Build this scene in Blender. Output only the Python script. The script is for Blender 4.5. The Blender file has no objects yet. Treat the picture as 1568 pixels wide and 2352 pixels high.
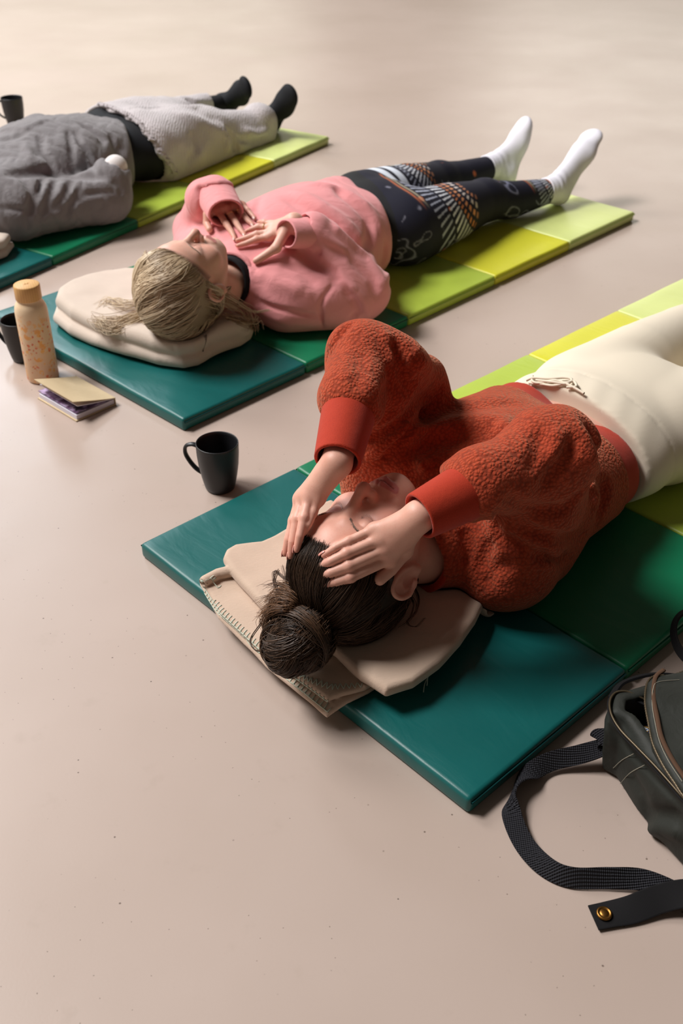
import bpy, bmesh, math, random
import numpy as np
from mathutils import Vector, Matrix, Quaternion

random.seed(7)
rng = np.random.default_rng(7)
scene = bpy.context.scene
COL = scene.collection
R_ = math.radians

# ------------------------------------------------------------------ camera
CAM_H, CAM_PITCH, CAM_ROLL, CAM_F = 1.13851359, 0.617863924, 0.00550087816, 2344.63253
cam_data = bpy.data.cameras.new('camera')
cam_data.sensor_fit = 'VERTICAL'
cam_data.sensor_height = 36.0
cam_data.lens = 36.0 * CAM_F / 2352.0
cam_data.clip_start = 0.05
cam_data.dof.use_dof = True
cam_data.dof.focus_distance = 1.52
cam_data.dof.aperture_fstop = 6.0
cam = bpy.data.objects.new('camera', cam_data)
COL.objects.link(cam)
_cp, _sp, _cr, _sr = math.cos(CAM_PITCH), math.sin(CAM_PITCH), math.cos(CAM_ROLL), math.sin(CAM_ROLL)
C_FW = np.array([0, _cp, -_sp]); _up = np.array([0, _sp, _cp]); _rt = np.array([1., 0, 0])
C_RT = _cr * _rt + _sr * _up
C_UP = -_sr * _rt + _cr * _up
C_O = np.array([0, 0, CAM_H])
cam.matrix_world = Matrix([[C_RT[i], C_UP[i], -C_FW[i], C_O[i]] for i in range(3)] + [[0, 0, 0, 1]])
scene.camera = cam

# ------------------------------------------------------------------ light
scene.view_settings.view_transform = 'Standard'
scene.view_settings.look = 'None'
scene.view_settings.gamma = 1.0
scene.view_settings.use_curve_mapping = False
scene.view_settings.exposure = 0.0
scene.cycles.use_denoising = True
scene.cycles.max_bounces = 8

world = bpy.data.worlds.new('room_ambience')
scene.world = world
world.use_nodes = True
world.node_tree.nodes['Background'].inputs[0].default_value = (1.0, 0.84, 0.70, 1)
world.node_tree.nodes['Background'].inputs[1].default_value = 0.065


def window_light(name, loc, target, sx, sy, power, color):
    l = bpy.data.lights.new(name, 'AREA')
    l.shape = 'RECTANGLE'; l.size = sx; l.size_y = sy; l.energy = power; l.color = color
    o = bpy.data.objects.new(name, l)
    COL.objects.link(o)
    o.location = loc
    o.rotation_euler = (Vector(target) - Vector(loc)).to_track_quat('-Z', 'Y').to_euler()
    return o


# daylight of the hall: a big high window bank on the left (key), another further back, three low ones that
# mostly show as sheen on the floor
window_light('window_daylight_left', (-5.1, 2.95, 7.4), (0.1, 2.0, 0.1), 3.0, 2.4, 930, (1.0, 0.975, 0.95))
window_light('window_daylight_back_left', (-5.6, 7.0, 6.4), (0.1, 1.9, 0.1), 2.6, 2.6, 380, (1.0, 0.975, 0.95))
window_light('window_daylight_side', (-3.5, 8.35, 4.0), (-0.6, 1.9, 0.1), 1.0, 1.1, 110, (0.80, 0.90, 1.0))
window_light('window_daylight_far', (-2.6, 13.0, 2.2), (-0.9, 5.0, 0.0), 4.6, 2.2, 48, (0.97, 1.0, 0.82))
window_light('window_daylight_far_right', (3.4, 13.0, 2.6), (1.0, 4.5, 0.0), 4.0, 2.0, 75, (1.0, 0.97, 0.86))

# ------------------------------------------------------------------ places
MATS = {'f': (-0.362, 1.459, 0.757), 'm': (-0.905, 2.436, 0.808), 'b': (-1.696, 2.923, 1.0138)}


def L(m, s, t, z):
    """a point given along (s), across (t) and above one of the three mats -> world"""
    x, y, a = MATS[m]
    return np.array([x + s * math.cos(a) + t * math.sin(a), y + s * math.sin(a) - t * math.cos(a), z])


def at(px, py, z):
    """the world point at height z that the photograph shows at a pixel"""
    d = C_FW + C_RT * (px - 784) / CAM_F - C_UP * (py - 1176) / CAM_F
    return C_O + d * ((z - CAM_H) / d[2])


# ------------------------------------------------------------------ distance fields
def rc(p, a, b, ra, rb):
    a = np.asarray(a, float); b = np.asarray(b, float)
    ba = b - a; pa = p - a
    h = np.clip(pa @ ba / max(ba @ ba, 1e-12), 0, 1)
    return np.linalg.norm(pa - h[:, None] * ba, axis=1) - (ra + (rb - ra) * h)


def ell(p, c, r, R=None):
    q = p - np.asarray(c, float)
    if R is not None: q = q @ R
    r = np.asarray(r, float)
    q = q / r
    k0 = np.linalg.norm(q, axis=1); k1 = np.linalg.norm(q / r, axis=1) + 1e-9
    return np.where(k0 < 1e-3, -r.min(), k0 * (k0 - 1) / k1)


def sph(p, c, r):
    return np.linalg.norm(p - np.asarray(c, float), axis=1) - r


def smin(a, b, k):
    h = np.maximum(k - np.abs(a - b), 0) / k
    return np.minimum(a, b) - h * h * k * 0.25


def smax(a, b, k):
    return -smin(-a, -b, k)


def chain(p, pts, rad):
    d = None
    for i in range(len(pts) - 1):
        e = rc(p, pts[i], pts[i + 1], rad[i], rad[i + 1])
        d = e if d is None else np.minimum(d, e)
    return d


def pdist(p, pts):
    """distance to a polyline, and how far along it (0..1)"""
    pts = [np.asarray(q, float) for q in pts]
    best = None; n = len(pts) - 1
    for i in range(n):
        ba = pts[i + 1] - pts[i]; pa = p - pts[i]
        h = np.clip(pa @ ba / max(ba @ ba, 1e-12), 0, 1)
        d = np.linalg.norm(pa - h[:, None] * ba, axis=1)
        u = (i + h) / n
        if best is None: best, bu = d, u
        else:
            w = d < best
            best = np.where(w, d, best); bu = np.where(w, u, bu)
    return best, bu


def fold(d, p, pts, amp, w):
    """raise (amp>0) or crease (amp<0) the surface along a polyline, fading at both ends"""
    pts = np.asarray(pts, float)
    lo, hi = pts.min(0) - 3 * w, pts.max(0) + 3 * w
    m = np.all((p > lo) & (p < hi), axis=1)
    if not m.any(): return d
    e, u = pdist(p[m], pts)
    d = d.copy()
    d[m] -= amp * np.exp(-(e / w) ** 2) * np.clip(np.minimum(u, 1 - u) * 5 + 0.25, 0, 1)
    return d


def basis(x, y):
    """rotation matrix whose columns are x, y made square to it, and their cross"""
    x = np.asarray(x, float); x = x / np.linalg.norm(x)
    y = np.asarray(y, float); y = y - x * (x @ y); y = y / np.linalg.norm(y)
    return np.stack([x, y, np.cross(x, y)], 1)


def raycast(f, px, py, off=0.0, z0=0.75):
    """where the line of sight of a pixel meets a field (or passes closest)"""
    a = at(px, py, z0); b = at(px, py, 0.0)
    n = 220
    q = a + (b - a) * np.linspace(0, 1, n)[:, None]
    d = f(q) - off
    i = np.argmax(d < 0)
    if d[i] >= 0: return q[np.argmin(d)]
    if i == 0: return q[0]
    t = d[i - 1] / (d[i - 1] - d[i])
    return q[i - 1] + (q[i] - q[i - 1]) * t


_CORN = np.array([[0, 0, 0], [1, 0, 0], [0, 1, 0], [1, 1, 0], [0, 0, 1], [1, 0, 1], [0, 1, 1], [1, 1, 1]])
_EDGE = [(0, 1), (2, 3), (4, 5), (6, 7), (0, 2), (1, 3), (4, 6), (5, 7), (0, 4), (1, 5), (2, 6), (3, 7)]


def surface(f, lo, hi, h, B=8, slack=1.5, keep=None):
    """surface nets over the blocks the field passes through -> vertices, quads"""
    lo = np.asarray(lo, float); hi = np.asarray(hi, float)
    nb = np.ceil((hi - lo) / (h * B)).astype(int)
    g = np.stack(np.meshgrid(*[np.arange(n) for n in nb], indexing='ij'), -1).reshape(-1, 3)
    c = lo + (g + 0.5) * h * B
    d = np.concatenate([f(c[i:i + 200000]) for i in range(0, len(c), 200000)])
    m = np.abs(d) < 0.8661 * B * h * slack
    if keep is not None: m &= keep(c)
    g = g[m]
    loc = np.stack(np.meshgrid(*[np.arange(B + 1)] * 3, indexing='ij'), -1).reshape(-1, 3)
    verts, keys, corn0, cd = [], [], [], []
    N = nb * B + 2
    cl = np.stack(np.meshgrid(*[np.arange(B)] * 3, indexing='ij'), -1).reshape(-1, 3)
    step = max(1, 250000 // len(loc))
    for i in range(0, len(g), step):
        gb = g[i:i + step]
        pts = lo + (gb[:, None, :] * B + loc[None]) * h
        dv = f(pts.reshape(-1, 3)).reshape(len(gb), B + 1, B + 1, B + 1)
        st = np.stack([dv[:, o[0]:o[0] + B, o[1]:o[1] + B, o[2]:o[2] + B] for o in _CORN], -1).reshape(len(gb), -1, 8)
        ins = st < 0
        a = ins.any(-1) & ~ins.all(-1)
        bi, ci = np.nonzero(a)
        if not len(bi): continue
        v8 = st[bi, ci]
        gc = gb[bi] * B + cl[ci]
        s = np.zeros((len(bi), 3)); n = np.zeros(len(bi))
        for e0, e1 in _EDGE:
            d0, d1 = v8[:, e0], v8[:, e1]
            x = (d0 < 0) != (d1 < 0)
            t = np.where(x, d0 / np.where(x, d0 - d1, 1), 0)
            s += np.where(x[:, None], _CORN[e0] + t[:, None] * (_CORN[e1] - _CORN[e0]), 0)
            n += x
        verts.append(lo + (gc + s / n[:, None]) * h)
        keys.append(gc); cd.append(v8)
    V = np.concatenate(verts); G = np.concatenate(keys); D = np.concatenate(cd)
    key = (G[:, 0] * N[1] + G[:, 1]) * N[2] + G[:, 2]
    order = np.argsort(key); ks = key[order]

    def find(gc):
        k = (gc[:, 0] * N[1] + gc[:, 1]) * N[2] + gc[:, 2]
        j = np.minimum(np.searchsorted(ks, k), len(ks) - 1)
        return np.where(ks[j] == k, order[j], -1)
    quads = []
    for a in range(3):
        d0, d1 = D[:, 0], D[:, 1 << a]
        x = (d0 < 0) != (d1 < 0)
        gc = G[x]; eb = np.zeros(3, int); ec = np.zeros(3, int)
        eb[(a + 1) % 3] = 1; ec[(a + 2) % 3] = 1
        q = np.stack([find(gc - eb - ec), find(gc - ec), find(gc), find(gc - eb)], 1)
        fl = d0[x] >= 0
        q[fl] = q[fl][:, ::-1]
        quads.append(q[(q >= 0).all(1)])
    return V, np.concatenate(quads)


def grad(f, p, e=0.0015):
    g = np.stack([f(p + np.eye(3)[i] * e) - f(p - np.eye(3)[i] * e) for i in range(3)], 1)
    return g / (np.linalg.norm(g, axis=1, keepdims=True) + 1e-9)


def wob(p, f, s=0.0):
    """cheap smooth wobble in -1..1"""
    x, y, z = p[:, 0] * f, p[:, 1] * f, p[:, 2] * f
    return (np.sin(x * 1.3 + 1.7 * np.sin(y * .9 + s) + s) + np.sin(y * 1.1 + 1.5 * np.sin(z * 1.2 + 2 * s) + 2.1 * s)
            + np.sin(z * 1.4 + 1.6 * np.sin(x * .8 + 3 * s) + .7)) / 3


# ------------------------------------------------------------------ heads and hands
class Head:
    """a head in its own axes (x to the person's left, y to the crown, z out of the face)"""
    def __init__(s, R, t, k, asleep=1):
        s.R, s.t, s.k = np.asarray(R, float), np.asarray(t, float), k

    def to(s, q): return s.R @ (np.asarray(q, float) * s.k) + s.t
    def loc(s, p): return ((p - s.t) @ s.R) / s.k

    def skull(s, q):
        d = ell(q, (0, .022, -.012), (.072, .086, .094))
        d = smin(d, ell(q, (0, .035, .033), (.058, .054, .055)), .03)
        return d

    def lash(s, sg):
        return [(sg * .0455, -.0035, .0745), (sg * .038, -.008, .0815), (sg * .031, -.0098, .0842), (sg * .024, -.0085, .0838), (sg * .0175, -.004, .0800)]

    def face(s, q0):
        q = q0.copy(); q[:, 0] = np.abs(q[:, 0])
        d = s.skull(q)
        d = smin(d, ell(q, (0, -.034, .024), (.0575, .078, .061)), .03)
        d = smin(d, rc(q, (.049, -.042, -.006), (.018, -.098, .062), .019, .016), .026)
        d = smin(d, sph(q, (0, -.100, .0745), .0165), .022)
        d = smin(d, sph(q, (.040, -.034, .056), .025), .022)
        d = smin(d, ell(q, (0, -.071, .066), (.032, .030, .0285)), .018)
        d = smin(d, rc(q, (.043, .015, .066), (.013, .014, .083), .008, .0085), .016)
        d = smax(d, -ell(q, (.030, .000, .0955), (.0185, .0115, .0125)), .014)
        d = smin(d, ell(q, (.0312, -.002, .0665), (.0155, .0125, .0172)), .005)
        # nose
        n = rc(q, (0, .006, .084), (0, -.032, .105), .0062, .0085)
        n = smin(n, sph(q, (0, -.0385, .1075), .0092), .008)
        n = smin(n, ell(q, (.0110, -.0425, .0965), (.0068, .0070, .0085)), .007)
        n = smin(n, rc(q, (0, -.046, .104), (0, -.050, .094), .004, .004), .005)
        d = smin(d, n, .011)
        d = smax(d, -ell(q, (.0062, -.0500, .1005), (.0034, .0028, .0052)), .003)
        # mouth
        up = rc(q, (.0225, -.0745, .084), (.0045, -.0700, .0955), .0030, .0052)
        lo = rc(q, (.0195, -.0770, .0845), (0, -.0810, .0935), .0032, .0066)
        d = smin(d, smin(up, lo, .001), .005)
        d = fold(d, q, [(-.001, -.0752, .100), (.006, -.0750, .0985), (.014, -.0752, .094), (.0245, -.0765, .0845)], -.0030, .0021)
        d = fold(d, q, [(-.003, -.052, .099), (-.003, -.066, .100)], -.0010, .003)
        d = fold(d, q, [(-.01, -.0895, .0905), (.012, -.0895, .0895)], -.0026, .006)
        d = fold(d, q, s.lash(1), -.0014, .0012)
        d = fold(d, q, [(.044, .0035, .0735), (.037, .0075, .079), (.030, .008, .081), (.021, .005, .0805)], -.0012, .0016)
        d = fold(d, q, [(.016, -.044, .094), (.026, -.058, .086), (.030, -.070, .079)], -.0012, .004)
        return d

    def ear(s, q0):
        q = q0.copy(); q[:, 0] = np.abs(q[:, 0])
        c = np.array([.0775, -.012, -.014])
        Re = basis((math.cos(.38), 0, -math.sin(.38) * -1), (0, .985, -.17))      # outward, up, forward-ish
        Re = basis((.90, 0, .42), (.05, .97, -.22))
        u = (q - c) @ Re
        d = ell(u, (0, 0, 0), (.0048, .0300, .0175))
        rim = [(.004, -.006, -.0150), (.005, .012, -.0165), (.005, .026, -.009), (.004, .0295, .003), (.004, .022, .0135), (.004, .006, .0168), (.003, -.012, .0125), (.002, -.024, .006)]
        d = smin(d, chain(u, smooth_path(rim, 22), np.interp(np.arange(22), [0, 3, 18, 21], [.002, .0035, .0035, .004])), .003)
        d = smin(d, sph(u, (.001, -.026, -.002), .0075), .006)
        d = smax(d, -ell(u, (.0085, -.003, -.003), (.0100, .0150, .0100)), .003)
        d = smax(d, -ell(u, (.0080, .016, .001), (.0062, .0085, .0098)), .002)
        d = smin(d, rc(u, (.003, -.004, -.014), (.004, -.010, -.012), .0035, .0032), .003)
        return d

    def field(s, p):
        out = np.linalg.norm(p - s.t, axis=1) - .13
        m = out < .06
        if m.any():
            q = s.loc(p[m])
            out[m] = smin(s.face(q), s.ear(q), .006) * s.k
        return out

    def paint(s, p, base=(.62, .37, .29), rough=None):
        """skin colours: blush, lips, lash line, brows"""
        q = s.loc(p); a = q.copy(); a[:, 0] = np.abs(a[:, 0])
        col = np.tile(np.array(base, float), (len(q), 1))

        def mix(c, w):
            nonlocal col
            col = col + (np.array(c) - col) * np.clip(w, 0, 1)[:, None]
        g = lambda c, r: np.exp(-(((a - np.array(c)) / np.array(r)) ** 2).sum(1))
        mix((.68, .27, .21), .6 * g((.042, -.034, .07), (.022, .022, .04)))
        mix((.68, .27, .21), .6 * g((0, -.038, .112), (.014, .014, .016)))
        mix((.70, .31, .24), .4 * g((0, .04, .085), (.04, .03, .04)))
        mix((.64, .25, .19), .5 * g((.079, -.014, -.012), (.02, .03, .03)))
        e1, u1 = pdist(a, [(.0225, -.0745, .086), (.0045, -.0695, .0985), (-.004, -.0705, .099)])
        e2, u2 = pdist(a, [(.0195, -.0775, .0865), (0, -.0820, .0985), (-.004, -.082, .0985)])
        lw = np.maximum(1 - np.clip((e1 - .0048) / .0016, 0, 1), 1 - np.clip((e2 - .0058) / .0018, 0, 1))
        mix((.52, .16, .16), .85 * lw)
        e, u = pdist(a, [(-.001, -.0752, .098), (.006, -.0750, .0965), (.014, -.0752, .092), (.0235, -.0765, .0835)])
        mix((.16, .035, .03), .8 * np.exp(-(e / .0011) ** 2))
        e, u = pdist(a, s.lash(1))
        mix((.035, .02, .015), .92 * np.exp(-(e / .0011) ** 2))
        mix((.50, .25, .22), .35 * np.exp(-(e / .010) ** 2))
        hl = .60 * q[:, 1] - .80 * q[:, 2] + .029 - .12 * a[:, 0]  # hairline tint: root colour plus the hair's shade, painted into the scalp
        mix((.10, .06, .042), .85 * np.clip((hl + .002) / .009, 0, 1) * np.clip((q[:, 1] + .05) / .02, 0, 1) * (np.linalg.norm(a - np.array([.077, -.012, -.012]), axis=1) > .034))
        return col


def hand_field(p, wrist, mcp, fingers, thumb, k=.010, sc=1.0):
    """palm plus five separate fingers, from joint points"""
    lo = np.min([wrist] + mcp + [q for f in fingers for q in f] + thumb, axis=0) - .06
    hi = np.max([wrist] + mcp + [q for f in fingers for q in f] + thumb, axis=0) + .06
    m = np.all((p > lo) & (p < hi), axis=1)
    out = np.full(len(p), .06)
    if not m.any(): return out
    p = p[m]
    d = None
    for i, q in enumerate(mcp):
        e = rc(p, wrist, q, .0175 * sc, (.0110, .0118, .0115, .0102)[i] * sc)
        d = e if d is None else smin(d, e, .012)
    for i in range(3):
        d = smin(d, rc(p, mcp[i], mcp[i + 1], .0095 * sc, .0095 * sc), .008)
    if thumb:
        w2 = wrist * .75 + mcp[0] * .25
        d = smin(d, rc(p, w2, thumb[0], .015 * sc, .0125 * sc), .014)
        d = smin(d, chain(p, thumb, [.0118 * sc, .0100 * sc, .0088 * sc, .0062 * sc][:len(thumb)]), .006)
    fr = ((.0092, .0084, .0073, .0056), (.0094, .0086, .0074, .0056), (.0090, .0081, .0070, .0054), (.0080, .0072, .0063, .0049))
    allf = None
    for i, f in enumerate(fingers):
        e = chain(p, [mcp[i]] + f, [r * sc for r in fr[i]])
        e = smin(e, sph(p, f[0], fr[i][1] * 1.08 * sc), .003)
        allf = e if allf is None else smin(allf, e, .0016)
    out[m] = smin(d, allf, .006)
    return out

# ------------------------------------------------------------------ objects
def origin_of(parent):
    m = np.zeros(3)
    while parent is not None:
        m = m + np.array(parent.location); parent = parent.parent
    return m


def mesh_obj(name, V, F, mat, parent=None, col=None, smooth=True, uv=None):
    """one mesh object from world-space vertices; F an (n,3|4) array or a list of faces"""
    V = np.asarray(V, float)
    if parent is not None: V = V - origin_of(parent)
    me = bpy.data.meshes.new(name)
    if isinstance(F, np.ndarray):
        n = F.shape[1]
        me.vertices.add(len(V)); me.vertices.foreach_set('co', V.astype(np.float32).ravel())
        me.loops.add(F.size); me.loops.foreach_set('vertex_index', F.astype(np.int32).ravel())
        me.polygons.add(len(F))
        me.polygons.foreach_set('loop_start', (np.arange(len(F)) * n).astype(np.int32))
        me.polygons.foreach_set('loop_total', np.full(len(F), n, np.int32))
        me.update(calc_edges=True); me.validate()
    else:
        me.from_pydata([tuple(v) for v in V], [], [tuple(f) for f in F]); me.update()
    if smooth: me.polygons.foreach_set('use_smooth', np.ones(len(me.polygons), bool))
    if col is not None:
        a = me.color_attributes.new('Col', 'FLOAT_COLOR', 'POINT')
        c = np.ones((len(V), 4), np.float32); c[:, :3] = col
        a.data.foreach_set('color', c.ravel())
    if mat is not None: me.materials.append(mat)
    o = bpy.data.objects.new(name, me)
    COL.objects.link(o)
    if parent is not None: o.parent = parent
    return o


def thing(name, label, cat, loc=(0, 0, 0), rotz=0, group=None):
    o = bpy.data.objects.new(name, None)
    o.empty_display_size = .05
    COL.objects.link(o)
    o.location = loc; o.rotation_euler = (0, 0, rotz)
    o['label'] = label; o['category'] = cat
    if group: o['group'] = group
    return o


def tag(o, label, cat, group=None):
    o['label'] = label; o['category'] = cat
    if group: o['group'] = group
    return o


def sdf_obj(name, f, lo, hi, h, mat, parent=None, paint=None, keep=None, slack=1.5):
    V, F = surface(f, lo, hi, h, keep=keep, slack=slack)
    return mesh_obj(name, V, F, mat, parent, paint(V) if paint else None)


def tube(paths, rad, sides=6, cap=True):
    """vertices and quads of round tubes along paths; rad a number, or one per path, or per point"""
    VV, FF, base = [], [], 0
    for k, P in enumerate(paths):
        P = np.asarray(P, float); n = len(P)
        r = rad[k] if isinstance(rad, (list, tuple)) else rad
        r = np.broadcast_to(np.asarray(r, float), (n,))
        T = np.gradient(P, axis=0); T /= np.linalg.norm(T, axis=1, keepdims=True) + 1e-12
        up = np.array([0, 0, 1.]) if abs(T[0, 2]) < .9 else np.array([1., 0, 0])
        A = np.zeros_like(P); u = up
        for i in range(n):
            u = u - T[i] * (u @ T[i]); u = u / (np.linalg.norm(u) + 1e-12); A[i] = u
        Bn = np.cross(T, A)
        th = np.arange(sides) * 2 * math.pi / sides
        V = P[:, None] + r[:, None, None] * (np.cos(th)[None, :, None] * A[:, None] + np.sin(th)[None, :, None] * Bn[:, None])
        VV.append(V.reshape(-1, 3))
        i = np.arange(n - 1)[:, None] * sides; j = np.arange(sides)[None]; j2 = (j + 1) % sides
        FF.append((np.stack([i + j, i + j2, i + sides + j2, i + sides + j], -1).reshape(-1, 4) + base))
        base += n * sides
    return np.concatenate(VV), np.concatenate(FF)


def smooth_path(P, n=40, closed=False):
    """Catmull-Rom through points"""
    P = np.asarray(P, float)
    Q = np.vstack([P[-1], P, P[0], P[1]]) if closed else np.vstack([2 * P[0] - P[1], P, 2 * P[-1] - P[-2]])
    m = len(Q) - 3
    u = np.linspace(0, m, n, endpoint=not closed); i = np.minimum(u.astype(int), m - 1); t = (u - i)[:, None]
    a, b, c, d = Q[i], Q[i + 1], Q[i + 2], Q[i + 3]
    return .5 * (2 * b + (c - a) * t + (2 * a - 5 * b + 4 * c - d) * t ** 2 + (3 * b - a - 3 * c + d) * t ** 3)


def ribbon(P, N, w, th):
    """a strap: path points, broad-face normals, width, thickness -> box-section sweep"""
    P = np.asarray(P, float); N = np.asarray(N, float)
    T = np.gradient(P, axis=0); T /= np.linalg.norm(T, axis=1, keepdims=True)
    N = N - T * (N * T).sum(1, keepdims=True); N /= np.linalg.norm(N, axis=1, keepdims=True)
    S = np.cross(T, N)
    offs = [(-.5, -.35), (-.46, -.5), (.46, -.5), (.5, -.35), (.5, .35), (.46, .5), (-.46, .5), (-.5, .35)]
    V = np.stack([P + S * (a * w) + N * (b * th) for a, b in offs], 1)
    n, k = len(P), len(offs)
    i = np.arange(n - 1)[:, None] * k; j = np.arange(k)[None]; j2 = (j + 1) % k
    F = np.stack([i + j, i + j2, i + k + j2, i + k + j], -1).reshape(-1, 4).tolist()
    F.append(list(range(k))[::-1]); F.append([(n - 1) * k + q for q in range(k)])
    return V.reshape(-1, 3), F


def lathe(profile, seg=40):
    """(r, z) profile revolved about z -> verts, faces"""
    V, F = [], []
    for r, z in profile:
        for j in range(seg):
            a = 2 * math.pi * j / seg
            V.append((r * math.cos(a), r * math.sin(a), z))
    for i in range(len(profile) - 1):
        for j in range(seg):
            j2 = (j + 1) % seg
            F.append((i * seg + j, i * seg + j2, (i + 1) * seg + j2, (i + 1) * seg + j))
    if profile[0][0] > 1e-6: F.append(tuple(range(seg))[::-1])
    if profile[-1][0] > 1e-6: F.append(tuple((len(profile) - 1) * seg + j for j in range(seg)))
    return np.array(V), F


def moved(V, loc, rotz=0.0, M=None):
    c, s = math.cos(rotz), math.sin(rotz)
    V = np.asarray(V, float)
    if M is not None: V = V @ np.asarray(M).T
    return V @ np.array([[c, s, 0], [-s, c, 0], [0, 0, 1]]) + np.asarray(loc, float)


def rounded_box(sx, sy, sz, bev, cuts=(1, 1), puff=0.0, fn=None):
    """box from 0..s with a round bevel, gridded top"""
    bm = bmesh.new()
    bmesh.ops.create_cube(bm, size=1.0)
    bmesh.ops.scale(bm, vec=(sx, sy, sz), verts=bm.verts)
    bmesh.ops.translate(bm, vec=(sx / 2, sy / 2, sz / 2), verts=bm.verts)
    bmesh.ops.bevel(bm, geom=list(bm.edges), offset=bev, segments=3, profile=.6, affect='EDGES')
    nx, ny = cuts
    for i in range(1, nx):
        bmesh.ops.bisect_plane(bm, geom=bm.verts[:] + bm.edges[:] + bm.faces[:], plane_co=(sx * i / nx, 0, 0), plane_no=(1, 0, 0))
    for i in range(1, ny):
        bmesh.ops.bisect_plane(bm, geom=bm.verts[:] + bm.edges[:] + bm.faces[:], plane_co=(0, sy * i / ny, 0), plane_no=(0, 1, 0))
    for v in bm.verts:
        if v.co.z > sz * .6:
            x, y = v.co.x / sx, v.co.y / sy
            v.co.z += puff * (max(0, 16 * x * (1 - x) * y * (1 - y)) ** .35 - 1) if puff else 0
            if fn: v.co.z += fn(v.co.x, v.co.y)
    bm.normal_update()
    V = np.array([v.co[:] for v in bm.verts])
    F = [[v.index for v in f.verts] for f in bm.faces]
    bm.free()
    return V, F


# ------------------------------------------------------------------ materials
def lin(r, g, b):
    f = lambda c: (c / 255 / 12.92) if c / 255 <= .04045 else ((c / 255 + .055) / 1.055) ** 2.4
    return (f(r), f(g), f(b))


class Mat:
    def __init__(s, name, color=(.5, .5, .5), rough=.6, spec=.5, vcol=False, metal=0.0, coords='Object'):
        s.m = bpy.data.materials.new(name); s.m.use_nodes = True
        s.t = s.m.node_tree; s.b = s.t.nodes['Principled BSDF']
        s.b.inputs['Base Color'].default_value = (*color, 1)
        s.b.inputs['Roughness'].default_value = rough
        s.b.inputs['Specular IOR Level'].default_value = spec
        s.b.inputs['Metallic'].default_value = metal
        s.tc = s.t.nodes.new('ShaderNodeTexCoord').outputs[coords]
        s.color = color; s.csock = None; s.nrm = None
        if vcol:
            a = s.t.nodes.new('ShaderNodeVertexColor'); a.layer_name = 'Col'
            s.csock = a.outputs['Color']
            s.t.links.new(s.csock, s.b.inputs['Base Color'])

    def node(s, kind, **kw):
        n = s.t.nodes.new(kind)
        for k, v in kw.items(): setattr(n, k, v)
        return n

    def link(s, a, b): s.t.links.new(a, b)

    def noise(s, scale, detail=3, rough=.5, stretch=None, dist=0.0):
        n = s.node('ShaderNodeTexNoise')
        n.inputs['Scale'].default_value = scale; n.inputs['Detail'].default_value = detail
        n.inputs['Roughness'].default_value = rough; n.inputs['Distortion'].default_value = dist
        s.link(s.mapped(stretch), n.inputs['Vector'])
        return n.outputs['Fac']

    def mapped(s, stretch=None, rot=None):
        if stretch is None and rot is None: return s.tc
        m = s.node('ShaderNodeMapping')
        if stretch: m.inputs['Scale'].default_value = stretch
        if rot: m.inputs['Rotation'].default_value = rot
        s.link(s.tc, m.inputs['Vector'])
        return m.outputs['Vector']

    def voro(s, scale, feature='F1', rand=1.0, stretch=None, out='Distance', warp=0.0, dim='3D'):
        n = s.node('ShaderNodeTexVoronoi', feature=feature, voronoi_dimensions=dim)
        n.inputs['Scale'].default_value = scale; n.inputs['Randomness'].default_value = rand
        v = s.mapped(stretch)
        if warp:
            w = s.node('ShaderNodeTexNoise'); w.inputs['Scale'].default_value = scale * .7
            s.link(s.tc, w.inputs['Vector'])
            q = s.node('ShaderNodeVectorMath', operation='MULTIPLY_ADD')
            s.link(w.outputs['Color'], q.inputs[0]); q.inputs[1].default_value = (warp,) * 3; s.link(v, q.inputs[2])
            v = q.outputs[0]
        s.link(v, n.inputs['Vector'])
        return n.outputs[out]

    def wave(s, scale, direction='X', dist=0.0, stretch=None, rot=None):
        n = s.node('ShaderNodeTexWave', bands_direction=direction)
        n.inputs['Scale'].default_value = scale; n.inputs['Distortion'].default_value = dist
        s.link(s.mapped(stretch, rot), n.inputs['Vector'])
        return n.outputs['Fac']

    def ramp(s, fac, stops):
        r = s.node('ShaderNodeValToRGB'); e = r.color_ramp.elements
        e[0].position, e[0].color = stops[0][0], (*stops[0][1], 1)
        e[1].position, e[1].color = stops[-1][0], (*stops[-1][1], 1)
        for p, c in stops[1:-1]:
            q = e.new(p); q.color = (*c, 1)
        s.link(fac, r.inputs[0])
        return r.outputs[0]

    def rng(s, fac, a, b, c=0.0, d=1.0):
        n = s.node('ShaderNodeMapRange')
        for i, v in enumerate((a, b, c, d)): n.inputs[i + 1].default_value = v
        s.link(fac, n.inputs[0]); return n.outputs[0]

    def mix(s, fac, color, mode='MIX', amount=None):
        """blend a colour (tuple or socket) over the base colour"""
        n = s.node('ShaderNodeMix', data_type='RGBA', blend_type=mode)
        if isinstance(fac, (int, float)): n.inputs[0].default_value = fac
        else: s.link(fac, n.inputs[0])
        if s.csock is None: n.inputs[6].default_value = (*s.color, 1)
        else: s.link(s.csock, n.inputs[6])
        if isinstance(color, tuple): n.inputs[7].default_value = (*color, 1)
        else: s.link(color, n.inputs[7])
        s.csock = n.outputs[2]
        s.link(s.csock, s.b.inputs['Base Color'])
        return s

    def bump(s, h, strength, dist):
        n = s.node('ShaderNodeBump')
        n.inputs['Strength'].default_value = strength; n.inputs['Distance'].default_value = dist
        s.link(h, n.inputs['Height'])
        if s.nrm is not None: s.link(s.nrm, n.inputs['Normal'])
        s.nrm = n.outputs[0]
        s.link(s.nrm, s.b.inputs['Normal'])
        return s

    def set(s, **kw):
        for k, v in kw.items(): s.b.inputs[k.replace('_', ' ')].default_value = v
        return s

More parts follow.
